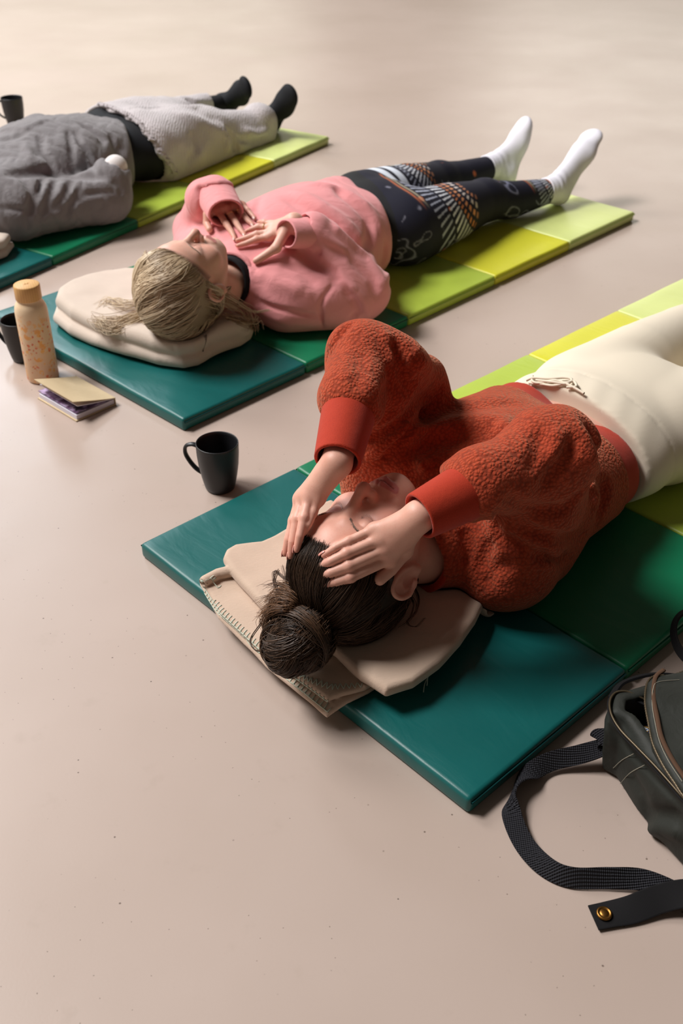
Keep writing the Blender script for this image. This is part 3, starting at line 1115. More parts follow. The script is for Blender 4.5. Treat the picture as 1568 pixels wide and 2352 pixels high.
for k in range(420):                                             # strands fanning from the tie over the bun
    d = hr.normal(size=3); d /= np.linalg.norm(d)
    u = np.linspace(0, 1, 14)
    e = BUN + d * .050
    m = TIE + (BUN - TIE) * .35 + d * .030
    P = ((1 - u) ** 2)[:, None] * (TIE + d * .008) + (2 * u * (1 - u))[:, None] * (m + d * .03) + (u ** 2)[:, None] * e
    paths.append(P); rads.append(np.interp(u, [0, .2, .8, 1], [.0004, .0007, .0007, .0002]) * hr.uniform(.7, 1.3))
    cols.append(DK + (MD - DK) * hr.uniform(0, 1) + (LT - MD) * max(0, hr.normal(.05, .2)))
for g_, n in (([(700, 1400, .15), (672, 1372, .17), (648, 1362, .165), (630, 1372, .15), (622, 1392, .14)], 60), ([(700, 1405, .15), (665, 1385, .17), (635, 1385, .16), (612, 1405, .145), (600, 1412, .14)], 60),
              ([(690, 1410, .15), (655, 1398, .17), (625, 1402, .155), (606, 1425, .14), (612, 1440, .13)], 60), ([(705, 1395, .15), (680, 1365, .17), (655, 1350, .16), (628, 1345, .15), (612, 1352, .145)], 30),
              ([(690, 1405, .15), (668, 1395, .17), (650, 1392, .165), (640, 1402, .155), (648, 1415, .15), (660, 1405, .16)], 50), ([(695, 1400, .15), (660, 1380, .165), (625, 1372, .15), (598, 1385, .14)], 24),
              ([(700, 1390, .15), (668, 1352, .165), (645, 1345, .155), (640, 1355, .15)], 24)):
    gp = np.array([at(*q) for q in g_])
    for k in range(n):
        off = hr.normal(0, .0035, 3)
        P = smooth_path(gp + off * np.linspace(.6, 1.5, len(gp))[:, None] + hr.normal(0, .0014, (len(gp), 3)), 20)
        u = np.linspace(0, 1, 20)
        paths.append(P); rads.append(np.interp(u, [0, .3, 1], [.0006, .0006, .0002])); cols.append(MD * .8 + (LT * 1.15 - MD * .8) * hr.uniform(0, 1) * (.35 + .65 * u)[:, None])
parts.append(strands(paths, rads, cols))
v, f, c = join(parts)
mesh_obj('hair_bun', v, f, HAIRM, woman, c)

# ------------------------------------------------------------------ woman in the pink sweatshirt
HM = Head([[-0.8443, -0.5355, 0.019], [0.5233, -0.8164, 0.2443], [-0.1153, 0.2162, 0.9695]], [-0.3605, 2.2178, 0.2045], 1.03)
lm = lambda s, t, z: L('m', s, t, z)
_a = MATS['m'][2]
MB = np.stack([[math.cos(_a), math.sin(_a), 0], [math.sin(_a), -math.cos(_a), 0], [0, 0, 1]], 1)
M_SH_R, M_EL_R, MR_W = lm(.50, .635, .110), lm(.640, .705, .105), lm(.532, .580, .278)
M_SH_L, M_EL_L, ML_W = lm(.49, .275, .120), lm(.575, .130, .135), lm(.508, .290, .288)

M_CF_R = at(656, 537, .266), at(718, 535, .250)           # cuffs: hand end, sleeve end
M_CF_L = at(519, 490, .268), at(494, 446, .282)


def mid_torso(p):
    d = rc(p, lm(.52, .36, .140), lm(.93, .335, .145), .100, .100)
    d = smin(d, rc(p, lm(.52, .56, .130), lm(.90, .505, .130), .096, .100), .09)
    d = smin(d, ell(p, lm(.72, .44, .165), (.20, .14, .115), MB), .08)
    d = smin(d, rc(p, lm(.47, .30, .115), lm(.47, .60, .105), .078, .075), .06)
    d = smin(d, rc(p, lm(.40, .49, .135), lm(.48, .46, .14), .070, .085), .05)
    return d


def mid_sweat0(p):
    d = mid_torso(p)
    s = chain(p, [M_SH_R, M_SH_R * .4 + M_EL_R * .6, M_EL_R], [.074, .072, .062])
    s = smin(s, rc(p, M_EL_R, M_CF_R[1], .066, .050), .04)
    s = smin(s, rc(p, lm(.58, .66, .10), lm(.70, .62, .11), .07, .07), .05)
    s = smin(s, rc(p, lm(.46, .62, .085), lm(.60, .70, .085), .05, .05), .04)
    d = smin(d, s, .018)
    s = chain(p, [M_SH_L, M_SH_L * .5 + M_EL_L * .5, M_EL_L], [.075, .068, .052])
    s = smin(s, rc(p, M_EL_L, M_CF_L[1] + np.array([-.02, 0, -.02]), .052, .052), .03)
    s = smin(s, rc(p, M_CF_L[1] + np.array([-.025, 0, -.01]), M_CF_L[1], .050, .050), .02)
    d = smin(d, s, .018)
    return d


def _onmid(q, off): return raycast(mid_sweat0, q[0], q[1], off)


ML_M = [_onmid(q, o) for q, o in (((501, 486), .016), ((520, 480), .018), ((541, 475), .017), ((556, 472), .014))]
ML_F = [[_onmid(q, o) for q, o in zip(f, (.012, .009, .007))] for f in (
    ((520, 515), (533, 535), (539.5, 549)), ((538, 505), (551, 526), (562, 540)), ((558, 493), (571, 508), (581, 517)), ((568, 483), (576, 491.5), (585, 501)))]
ML_T = [_onmid(q, o) for q, o in (((478, 492), .02), ((474, 512), .015), ((481, 527), .010))]
MR_M = [_onmid(q, o) for q, o in (((619, 543), .018), ((624, 533), .020), ((624, 523), .020), ((624, 516), .016))]
MR_F = [[_onmid(q, o) for q, o in zip(f, (.015, .011, .009))] for f in (
    ((589, 549.5), (566, 558.6), (546, 564.5)), ((589, 538), (566, 546), (545, 552)), ((594, 520.5), (579, 526), (567, 530.5)), ((607, 510.6), (599, 510), (593, 511)))]
MR_T = [_onmid(q, o) for q, o in (((634, 570), .020), ((609, 586), .013), ((588, 599), .009))]


def mid_hands(p):
    return np.minimum(hand_field(p, MR_W, MR_M, MR_F, MR_T, sc=.95), hand_field(p, ML_W, ML_M, ML_F, ML_T, sc=.95))


M_HIP = (lm(1.03, .335, .135), lm(1.01, .52, .120))
M_KN = (lm(1.46, .280, .103), lm(1.405, .505, .108))
M_AN = (at(1130, 382, .095), at(1268, 437, .085))
M_HE = (at(1166, 402, .062), at(1285, 448, .062))
M_TO = (at(1203, 280, .222), at(1362, 303, .222))


def mid_legs(p):
    d = ell(p, lm(1.00, .42, .135), (.16, .185, .105), MB)
    for h, k, a in zip(M_HIP, M_KN, M_AN):
        g = chain(p, [h, h * .45 + k * .55, k], [.104, .086, .061])
        g = smin(g, chain(p, [k, k * .62 + a * .38 + np.array([0, 0, -.012]), a], [.061, .057, .036]), .02)
        d = smin(d, g, .022)
    return d


def foot(p, an, he, to, grow=0.0):
    """an ankle, a heel and a foot standing up from it, toes leaning away"""
    fx = to - he; ln = np.linalg.norm(fx); fx = fx / ln
    leg = an - he
    up = an - he - fx * ((an - he) @ fx); up /= np.linalg.norm(up) + 1e-9       # from the sole to the instep
    side = np.cross(fx, up)
    d = rc(p, an, he + up * .012, .034, .031)
    ball = he + fx * ln * .70 + up * .002
    d = smin(d, rc(p, he + up * .004, ball, .030, .029), .02)
    B = np.stack([fx, side, up], 1)
    d = smin(d, ell(p, he + fx * ln * .66 - up * .003, (.060, .046, .028), B), .02)
    d = smin(d, ell(p, he + fx * ln * .90 - up * .004, (.036, .041, .018), B), .016)
    d = smin(d, rc(p, an + up * .004, he + fx * ln * .55 + up * .012, .031, .022), .025)
    return d - grow


def mid_body(p):
    h = HM.field(p)
    d = smin(h, rc(p, HM.to((0, -.055, -.028)), lm(.43, .48, .125), .049, .056), .022)
    tor = mid_torso(p) + .035
    d = smin(d, tor, .02)
    d = smin(d, mid_legs(p) + .006, .02)
    for a, e, t in zip(M_AN, M_HE, M_TO): d = smin(d, foot(p, a, e, t, -.003), .01)
    for sh, el, w in ((M_SH_R, M_EL_R, MR_W), (M_SH_L, M_EL_L, ML_W)): d = smin(d, front_arm(p, sh, el, w), .012)
    d = smax(d, PT + .003 - p[:, 2], .01)
    return smin(d, mid_hands(p), .008)


def mid_fine(c):
    m = np.linalg.norm(c - HM.to((0, -.02, 0)), axis=1) < .17
    for q in (MR_W, ML_W): m |= np.linalg.norm(c - q, axis=1) < .05
    for q in (MR_F[1][0], ML_F[1][0]): m |= np.linalg.norm(c - q, axis=1) < .11
    return m


M_FOLDS = []
for _px, _amp, _w in (
        ([(716, 486), (774, 530), (840, 590), (878, 650), (888, 686)], .012, .014),
        ([(697, 585), (726, 607), (764, 627), (776, 650)], -.022, .012),
        ([(745, 560), (800, 590), (850, 640), (868, 680)], -.008, .012),
        ([(715, 520), (770, 560), (815, 605)], .006, .012),
        ([(785, 655), (812, 690), (824, 716), (807, 731)], -.014, .009),
        ([(800, 650), (835, 690), (845, 725)], .008, .010),
        ([(769, 648), (745, 680), (735, 705), (741, 755)], -.007, .006),
        ([(548, 664), (597, 695), (660, 715), (735, 726)], -.007, .007),
        ([(560, 700), (640, 735), (735, 745)], .004, .012),
        ([(678, 442), (740, 475), (800, 520), (836, 565)], .011, .018),
        ([(650, 455), (700, 480), (770, 520), (820, 580)], -.007, .016),
        ([(720, 415), (790, 450), (850, 510)], -.009, .020),
        ([(700, 425), (770, 430), (840, 470), (875, 530)], .007, .018),
        ([(845, 490), (850, 550), (835, 580)], -.010, .018),
        ([(885, 560), (880, 610), (895, 650)], -.014, .012),
        ([(905, 600), (885, 640), (878, 668)], .008, .010),
        ([(600, 440), (590, 480), (600, 505)], -.006, .014),
        ([(640, 605), (690, 620), (730, 660)], -.006, .018),
        ([(590, 620), (640, 650), (700, 670)], .006, .022),
        ([(460, 425), (468, 455), (462, 500)], -.010, .008),
        ([(446, 430), (500, 420), (540, 425)], .005, .010),
        ([(690, 580), (720, 590), (735, 575)], -.010, .009)):
    M_FOLDS.append(([raycast(mid_sweat0, x_, y_) for x_, y_ in _px], _amp, _w))
_mh = np.array([1.0, .42, 0]); _mh /= np.linalg.norm(_mh)


def mid_hem_u(p):
    q = (p - lm(0, 0, 0)) @ MB
    return (q[:, 0] - .895) * _mh[0] + (q[:, 1] - .545) * _mh[1]


def mid_sweat(p):
    d = mid_sweat0(p)
    for pts, amp, w in M_FOLDS: d = fold(d, p, pts, amp * 1.6, w * .85)
    d = d - .0022 * wob(p, 20, 2)
    u = mid_hem_u(p)
    d = d + .0016 * np.exp(-((u + .055) / .004) ** 2)
    for w, c in ((MR_W, M_CF_R), (ML_W, M_CF_L)):
        ax = c[1] - c[0]; ax /= np.linalg.norm(ax)
        d = smax(d, -np.where(((p - c[1]) @ ax < .015), rc(p, w - ax * .1, c[1] + ax * .008, .030, .040), .05), .005)
    d = smax(d, -rc(p, HM.to((0, .0, -.015)), lm(.395, .50, .145), .065, .062), .008)
    d = smax(d, T0 - p[:, 2], .012)
    return smax(d, u, .014)


def mid_collar(p, r, w, c0, tilt=0):
    a0, a1 = HM.to((0, .0, -.015)), lm(.395, .50, .145)
    d = np.abs(rc(p, a0, a1, .063, .062) - r) - w
    c = lm(.392, .503, .145); ax = a1 - HM.to((0, -.06, -.01)); ax /= np.linalg.norm(ax)
    return smax(d, np.abs((p - c) @ ax - c0) - .016, .004)


def mid_leggings(p):
    d = mid_legs(p) - .0008 * wob(p, 30, 4)
    for a, k in zip(M_AN, M_KN):
        ax = a - k; ax /= np.linalg.norm(ax)
        d = np.where(np.linalg.norm(p - a, axis=1) < .09, np.maximum(d, (p - a) @ ax - .004), d)
    d = smax(d, -.06 - mid_hem_u(p), .005)
    return smax(d, T0 - p[:, 2], .012)


def mid_sock(p, i):
    a, k = M_AN[i], M_KN[i]; ax = a - k; ax /= np.linalg.norm(ax)
    d = foot(p, a, M_HE[i], M_TO[i], .0015)
    d = smin(d, rc(p, a - ax * .035, a, .042, .037), .012)
    u = (p - a) @ ax
    d = d - .0010 * np.sin(u * 260 + 2 * wob(p, 30)) * np.exp(-((u - .01) / .03) ** 2) - .001 * wob(p, 45, 2)
    d = smax(d, -.034 - u, .003)
    return smax(d, T0 - p[:, 2], .006)

woman2 = thing('person', 'blonde woman in pink sweatshirt and patterned leggings lying with both hands on her chest',
               'person', tuple(lm(.90, .43, .032)))


def mid_paint(p):
    col = HM.paint(p, (.72, .43, .33))
    hd = mid_hands(p); near = np.clip(1 - hd / .006, 0, 1)[:, None]
    hc = np.tile(np.array([.70, .40, .31]), (len(p), 1))
    for f, mc in ((MR_F, MR_M), (ML_F, ML_M)):
        for q, m0 in zip(f, mc):
            for c, r, w in ((q[2], .012, .5), (q[0], .009, .3), (m0, .010, .25)):
                hc = hc + (np.array([.60, .20, .15]) - hc) * (np.exp(-((p - c) ** 2).sum(1) / r ** 2)[:, None] * w)
    return col * (1 - near) + hc * near


bx = (np.array([-.75, 1.85, .03]), np.array([.95, 3.8, .40]))
V1, F1 = surface(mid_body, [-.62, 2.0, .03], [.06, 2.70, .40], .0024, keep=mid_fine)
V2, F2 = surface(lambda p: mid_body(p) + .0018, *bx, .009, keep=lambda c: ~mid_fine(c))
mesh_obj('body', np.concatenate([V1, V2]), np.concatenate([F1, F2 + len(V1)]), SKIN, woman2,
         np.concatenate([mid_paint(V1), np.tile([.62, .36, .28], (len(V2), 1))]))
wn = Mat('pale_nail', (.78, .55, .50), rough=.2, spec=.6)
_n = NAIL; NAIL = wn.m
nails([(f[2], f[1], np.array([-.15, .15, .95])) for f in MR_F + ML_F] + [(MR_T[2], MR_T[1], np.array([.1, -.3, .9]))], woman2, .95)
lashes(HM, woman2, (1, -1), None, .005)
bb = Mat('ash_brow', (.17, .115, .075), rough=.6)
brows(HM, woman2, bb.m)
gd = Mat('gold', (.85, .60, .28), rough=.25, metal=1.0)
for m0, f0 in ((ML_M[1], ML_F[1][0]), (ML_M[2], ML_F[2][0]), (MR_M[2], MR_F[2][0])):
    c = m0 * .45 + f0 * .55; ax = (f0 - m0) / np.linalg.norm(f0 - m0)
    e1 = np.cross(ax, [0, 0, 1]); e1 /= np.linalg.norm(e1); e2 = np.cross(e1, ax); a = np.linspace(0, 2 * math.pi, 25)
    v, f = tube([c + .0092 * (np.cos(a)[:, None] * e1 + np.sin(a)[:, None] * e2)], .0010, 5)
    mesh_obj('finger_ring', v, f, gd.m, woman2)

pk = Mat('pink_sweatshirt', lin(226, 150, 152), rough=.9, spec=.15)
pk.set(Sheen_Weight=.25)
pk.b.inputs['Sheen Tint'].default_value = (1, .8, .8, 1)
pk.bump(pk.noise(500, 3), .25, .0006).bump(pk.noise(38, 3), .25, .003)
pk.bump(pk.noise(16, 4, stretch=(1, 2.2, 1), dist=1.0), .35, .010)
PINK = pk.m
sdf_obj('sweatshirt', mid_sweat, [-.75, 1.85, .02], [.40, 3.15, .42], .0042, PINK, woman2)
for c in (M_CF_R, M_CF_L):
    def cf(p, c=c):
        ax = c[1] - c[0]; ln = np.linalg.norm(ax); ax = ax / ln
        q = p - c[0]; u = q @ ax; sd = np.cross(ax, [0, 0, 1.]); sd /= np.linalg.norm(sd); up = np.cross(sd, ax)
        a_, b_ = q @ sd, q @ up
        r = (.0385 if c is M_CF_R else .043) + .006 * np.clip(u / ln, 0, 1)
        d = np.abs(np.sqrt(a_ ** 2 + (b_ * 1.25) ** 2) - r) - .0032
        return smax(d, np.maximum(-u, u - ln - .012), .003)
    sdf_obj('cuff', cf, np.minimum(c[0], c[1]) - .075, np.maximum(c[0], c[1]) + .075, .0025, PINK, woman2)
_c = lm(.392, .503, .145)
sdf_obj('collar', lambda p: mid_collar(p, .006, .005, .006), _c - .13, _c + .13, .003, PINK, woman2)
bk = Mat('black_cotton', (.012, .012, .014), rough=.85, spec=.2)
BLACK = bk.m
sdf_obj('undershirt', lambda p: mid_collar(p, -.004, .0045, -.014), _c - .13, _c + .13, .003, BLACK, woman2)


def leg_print(p):
    """the print of the leggings: dark ground, marbled greys, a fan of strokes and dots, pale bands"""
    q = (p - lm(0, 0, 0)) @ MB
    base = np.array([.013, .013, .026])
    col = np.tile(base, (len(p), 1))

    def mix(c, w):
        nonlocal col
        col = col + (np.array(c) - col) * np.clip(w, 0, 1)[:, None]
    n1 = wob(p, 34, 1) + .6 * wob(p, 75, 2)
    vein = np.exp(-(np.abs(n1 - .25) / .07) ** 2) * (wob(p, 14, 5) > .1)
    mix((.22, .23, .33), vein * 1.0)
    n2 = wob(p, 48, 7) + .5 * wob(p, 110, 3)
    mix((.28, .28, .36), np.exp(-(np.abs(n2 - .7) / .09) ** 2) * (wob(p, 17, 9) > .25) * .7)
    n3 = wob(p, 40, 11) + .5 * wob(p, 90, 13)
    mix((.62, .16, .06), np.clip((n3 - 1.02) * 9, 0, 1))
    for cx, cy, r0, sg in ((1078, 428, 1.0, 1), (960, 372, .9, 1), (1295, 395, .6, 1)):
        c = raycast(mid_legs, cx, cy); cq = (c - lm(0, 0, 0)) @ MB
        v = q - cq
        r = np.linalg.norm(v, axis=1) / r0
        th = np.arctan2(v[:, 1] - v[:, 2] * .8, -v[:, 0])
        win = np.clip((1.25 - np.abs(th - .25)) * 4, 0, 1)
        for ra, rb, m, wd, cc in ((.125, .172, 26, .21, (.74, .76, .82)), (.182, .240, 30, .17, (.42, .45, .56)), (.106, .119, 22, .24, (.70, .25, .10)),
                                  (.082, .096, 15, .30, (.75, .32, .15)), (.058, .072, 11, .30, (.70, .62, .58)), (.034, .048, 8, .30, (.68, .28, .14))):
            s_ = np.abs((th * m / (2 * math.pi) * 2) % 1 - .5)
            mix(cc, win * (r > ra) * (r < rb) * np.clip((wd - s_) * 14 * r / .1, 0, 1))
        mix((.30, .31, .38), win * .5 * (r > .125) * (r < .235) * np.clip(wob(p, 40, 3), 0, 1))
        for ra, cc in ((.252, (.45, .40, .28)), (.268, (.55, .16, .07))):
            mix(cc, np.clip((1.1 - np.abs(th + .9)) * 4, 0, 1) * np.exp(-((r - ra) / .004) ** 2))
    # two pale bands round the far thigh
    h, k = M_HIP[0], M_KN[0]; ax = (k - h) / np.linalg.norm(k - h)
    u = (p - raycast(mid_legs, 900, 398)) @ ax
    side = (q[:, 1] < .40)
    mix(base, side * np.clip((.062 - np.abs(u)) / .004, 0, 1))
    for a, w in ((-.030, .020), (.026, .018)):
        mix((.75, .80, .90), side * np.clip((w - np.abs(u - a)) / .002, 0, 1))
    mix((.012, .012, .014), (mid_hem_u(p) < .035) * 1.0)
    return col


lg = Mat('printed_leggings', rough=.75, spec=.25, vcol=True)
lg.bump(lg.noise(700, 2), .15, .0005)
sdf_obj('leggings', mid_leggings, [-.3, 2.4, .02], [.85, 3.75, .32], .0034, lg.m, woman2, leg_print)
sk2 = Mat('white_sock', lin(232, 230, 240), rough=.92, spec=.15)
sk2.bump(sk2.wave(130, 'X', .6), .2, .0006).bump(sk2.noise(500, 2), .2, .0006)
for i in (0, 1):
    sdf_obj('sock', lambda p: mid_sock(p, i), np.minimum(M_AN[i], M_TO[i]) - .10, np.maximum(M_AN[i], M_TO[i]) + .10, .0032, sk2.m, woman2)

# blonde hair, swept back over the crown and gathered loosely, with ends spread on the blanket
br2 = np.random.default_rng(23)
B_DK, B_MD, B_LT = np.array([.13, .085, .052]), np.array([.44, .32, .205]), np.array([.78, .64, .46])
Vc, Fc = surface(cap_field(HM, .0035, .010), HM.to((0, 0, 0)) - .19, HM.to((0, 0, 0)) + .19, .0035)
parts = [(Vc, Fc, B_MD * .6)]
G1, G2 = at(325, 722, .120), at(545, 732, .112)
paths, rads, cols, lifts, floors = [], [], [], [], []
for k in range(5200):
    a = br2.uniform(-1, 1)
    x = .074 * math.sin(a * 1.5); y = .074 - .082 * abs(a) ** 2.2 + br2.normal(0, .003); z = .084 - .098 * abs(a) ** 1.9
    if k > 3200:
        v = br2.normal(size=3); v /= np.linalg.norm(v); x, y, z = v * (.075, .09, .095) + (0, .02, -.012)
        if hair_line(np.array([[x, y, z]]))[0] < .008: continue
    if np.linalg.norm(np.array([abs(x), y, z]) - (.074, -.012, -.012)) < .024: continue
    s0 = HM.to((x, y, z))
    lock = math.sin(a * 13 + 1) * .65 + math.sin(a * 33) * .35 if k <= 3200 else math.sin(math.asin(max(-1, min(1, x / .076))) / 1.5 * 13 + 1) * .65 + math.sin(z * 60 + x * 70) * .35
    near = x < -.052 and z < .020 and y < .03
    if near: e = G2 + br2.normal(0, .012, 3) * (1, 1, .5)
    else: e = G1 + np.array([br2.normal(0, .018), br2.normal(0, .018), br2.uniform(-.012, .008)]) + np.array([.025, .01, 0]) * lock
    u = np.linspace(0, 1, 18)
    P = s0 + (e - s0) * u[:, None] + (HM.R[:, 1] * (.0 if near else .03))[None] * np.sin(u * math.pi)[:, None]
    side = np.cross(e - s0, HM.to((0, 0, 0)) - s0); side /= np.linalg.norm(side) + 1e-9
    P = P + side * (np.sin(u * math.pi) * (.008 * lock + br2.normal(0, .0012)))[:, None]
    h = np.maximum(.0135 + .006 * lock + br2.uniform(-.002, .002), .0085)
    lift = np.minimum(1, .06 + u * 4.0) * h * np.interp(u, [0, .7, 1], [1, 1.25, 1.0])
    lifts.append(lift); floors.append(np.full(18, .074 if near else .096))
    paths.append(P); rads.append(np.interp(u, [0, .1, .8, 1], [.00012, .0007, .0009, .0003]) * br2.uniform(.6, 1.3))
    w = np.clip(.58 + .34 * lock + br2.normal(0, .12), .1, 1.0)
    cols.append(B_DK + (B_MD - B_DK) * min(1, w * 2) + (B_LT - B_MD) * max(0, w * 2 - 1))
_P = glide(HM, np.concatenate(paths), np.concatenate(lifts))
_P[:, 2] = np.maximum(_P[:, 2], np.concatenate(floors))
paths = list(_P.reshape(len(paths), -1, 3))
for base, n, sp in (([(322, 722, .11), (290, 735, .11), (250, 740, .105), (225, 735, .10), (240, 755, .10)], 60, .012), ([(330, 725, .11), (290, 745, .105), (262, 758, .10), (240, 748, .10), (255, 735, .105)], 60, .010),
                    ([(340, 690, .13), (290, 700, .12), (255, 690, .105), (235, 705, .10)], 36, .012), ([(355, 725, .11), (345, 745, .105), (330, 752, .10), (300, 752, .10)], 60, .008),
                    ([(345, 590, .28), (350, 660, .26), (362, 720, .16), (368, 755, .10)], 26, .004), ([(530, 730, .11), (560, 740, .10), (575, 735, .09), (580, 755, .08)], 50, .010),
                    ([(500, 680, .18), (535, 700, .14), (560, 715, .11), (570, 745, .09)], 40, .010), ([(505, 672, .19), (540, 690, .16), (580, 715, .13), (618, 712, .12)], 8, .003),
                    ([(505, 675, .18), (530, 660, .17), (520, 680, .17), (510, 690, .17)], 8, .004)):
    b = np.array([at(*q) for q in base])
    for k in range(n):
        P = smooth_path(b + br2.normal(0, sp, 3) * (1, 1, .3) + br2.normal(0, sp * .3, (len(b), 3)), 20)
        if n == 26: P = glide(HM, P, np.full(20, .016))
        P[:, 2] = np.maximum(P[:, 2], .07)
        paths.append(P); rads.append(np.linspace(.0009, .0004, 20)); cols.append(B_MD + (B_LT - B_MD) * br2.uniform(-.5, 1))
parts.append(strands(paths, rads, cols))
v, f, c = join(parts)
mesh_obj('hair', v, f, hair_mat('blonde_hair', (.5, .4, .3), .45), woman2, c)

# ------------------------------------------------------------------ person in the grey quilted jacket
lb = lambda s, t, z: L('b', s, t, z)
_a = MATS['b'][2]
BB = np.stack([[math.cos(_a), math.sin(_a), 0], [math.sin(_a), -math.cos(_a), 0], [0, 0, 1]], 1)
B_SH_R, B_EL_R, BR_W = lb(.42, .61, .115), lb(.680, .705, .105), at(262, 392, .175)
B_SH_L, B_EL_L, BL_W = lb(.42, .26, .115), lb(.700, .150, .110), lb(.80, .33, .22)
B_AN = (at(512, 238, .100), at(604, 276, .095))
B_HE = (at(524, 246, .062), at(626, 284, .062))
B_TO = (at(566, 196, .200), at(668, 212, .205))
HBK = Head(np.stack([-BB[:, 1], -BB[:, 0], BB[:, 2]], 1), lb(.165, .45, .190), 1.03)


def back_torso(p):
    d = rc(p, lb(.42, .37, .135), lb(.95, .37, .145), .098, .100)
    d = smin(d, rc(p, lb(.42, .54, .135), lb(.94, .54, .135), .098, .100), .09)
    d = smin(d, ell(p, lb(.72, .44, .165), (.24, .15, .118), BB), .08)
    d = smin(d, rc(p, lb(.42, .31, .115), lb(.42, .60, .115), .085, .085), .06)
    return d


def back_jacket0(p):
    d = back_torso(p)
    s = chain(p, [B_SH_R, B_SH_R * .5 + B_EL_R * .5 + np.array([0, 0, .0]), B_EL_R], [.080, .078, .076])
    s = smin(s, rc(p, B_EL_R, BR_W + (B_EL_R - BR_W) * .2, .076, .058), .05)
    d = smin(d, s, .018)
    s = chain(p, [B_SH_L, B_EL_L, BL_W], [.08, .075, .055])
    d = smin(d, s, .02)
    # the open hem flaring over the right hip
    d = smin(d, rc(p, lb(.88, .54, .175), lb(.99, .49, .170), .05, .055), .05)
    return d


B_FOLDS = []
for _px, _amp, _w in (
        ([(20, 400), (110, 392), (170, 402), (235, 405)], -.024, .013),
        ([(158, 300), (165, 335), (170, 400)], -.018, .008),
        ([(170, 297), (185, 330), (215, 375)], -.012, .008),
        ([(200, 352), (212, 385), (218, 402)], -.010, .007),
        ([(90, 310), (100, 350), (130, 395)], -.010, .010),
        ([(60, 330), (70, 365), (110, 390)], .008, .012),
        ([(185, 285), (235, 320), (250, 370)], -.014, .009),
        ([(255, 310), (268, 345), (262, 368)], -.016, .008),
        ([(278, 330), (275, 360), (285, 385)], -.012, .012),
        ([(40, 395), (75, 440), (65, 500)], -.010, .010),
        ([(100, 405), (85, 450), (70, 490)], -.009, .009),
        ([(130, 410), (115, 450), (95, 500)], -.009, .010),
        ([(165, 412), (150, 450), (120, 480)], -.009, .009),
        ([(185, 430), (165, 470), (150, 500)], -.007, .009),
        ([(0, 478), (60, 482), (150, 478), (200, 445), (260, 440)], -.006, .008),
        ([(60, 480), (62, 510), (66, 528)], -.005, .007),
        ([(255, 415), (275, 430), (280, 450)], -.006, .010),
        ([(0, 300), (60, 295), (105, 275)], .008, .010),
        ([(0, 320), (25, 315), (55, 305)], -.010, .010)):
    B_FOLDS.append(([raycast(back_jacket0, x_, y_) for x_, y_ in _px], _amp, _w))


def back_jacket(p):
    d = back_jacket0(p)
    for pts, amp, w in B_FOLDS: d = fold(d, p, pts, amp * 2.0, w)
    # diamond-wavy quilting lines
    q = (p - lb(0, 0, 0)) @ BB
    g1 = np.sin((q[:, 0] * 55 + q[:, 1] * 38 + 1.2 * np.sin(q[:, 1] * 70) + q[:, 2] * 20))
    g2 = np.sin((q[:, 0] * 55 - q[:, 1] * 38 + 1.2 * np.sin(q[:, 0] * 60) - q[:, 2] * 30))
    d = d - .0045 * (np.minimum(np.abs(g1), np.abs(g2)) ** .6) + .0035 - .003 * wob(p, 26, 1)
    ax = BR_W - B_EL_R; ax /= np.linalg.norm(ax)
    d = smax(d, -rc(p, BR_W - ax * .02, BR_W + ax * .1, .034, .05), .004)
    d = smax(d, -rc(p, HBK.to((0, 0, -.01)), lb(.36, .45, .14), .068, .066), .012)
    d = smax(d, T0 - p[:, 2], .012)
    return smax(d, q[:, 0] - np.interp(q[:, 1], [.25, .47, .68], [.98, 1.035, .87]), .014)


def back_legs(p):
    d = ell(p, lb(1.06, .46, .135), (.17, .19, .102), BB)
    for h, k, a in zip((lb(1.08, .365, .135), lb(1.06, .535, .130)), (lb(1.42, .32, .125), lb(1.40, .55, .115)), B_AN):
        g = chain(p, [h, h * .45 + k * .55, k], [.106, .088, .062])
        g = smin(g, chain(p, [k, k * .6 + a * .4 + np.array([0, 0, -.01]), a], [.062, .056, .036]), .02)
        d = smin(d, g, .022)
    return d


def back_leggings(p):
    u = ((p - lb(0, 0, 0)) @ BB)[:, 0]
    return smax(smin(back_legs(p), np.maximum(back_torso(p) + .020, .80 - u), .03) - .0008 * wob(p, 30, 4), T0 - p[:, 2], .012)


def back_sock(p, i):
    d = foot(p, B_AN[i], B_HE[i], B_TO[i], .002)
    return smax(d - .0008 * wob(p, 50, 2), T0 - p[:, 2], .006)


def back_body(p):
    d = smin(HBK.field(p), rc(p, HBK.to((0, -.055, -.03)), lb(.38, .45, .125), .05, .056), .022)
    d = smin(d, back_torso(p) + .05, .02)
    d = smin(d, back_legs(p) + .006, .02)
    for a, e, t in zip(B_AN, B_HE, B_TO): d = smin(d, foot(p, a, e, t, -.003), .01)
    for sh, el, w in ((B_SH_R, B_EL_R, BR_W), (B_SH_L, B_EL_L, BL_W)):
        d = smin(d, front_arm(p, sh, el, w), .012)
        ax = lb(.86, .44, .120) - w; ax = ax / np.linalg.norm(ax)
        sd = np.cross(ax, [0, 0, 1.0]); sd /= np.linalg.norm(sd)
        mc = [w + ax * .078 + sd * o for o in (.026, .009, -.009, -.024)]
        fg = [[m + ax * .034 * k - np.array([0, 0, .006 * k * k]) for k in (1, 1.7, 2.3)] for m in mc]
        d = smin(d, hand_field(p, w, mc, fg, [w + ax * .035 + sd * .035, w + ax * .062 + sd * .046, w + ax * .085 + sd * .048]), .008)
    return smax(d, PT + .003 - p[:, 2], .01)


# the knitted blanket over the legs: upper edge runs slantwise across the thighs, one side falls to the mat


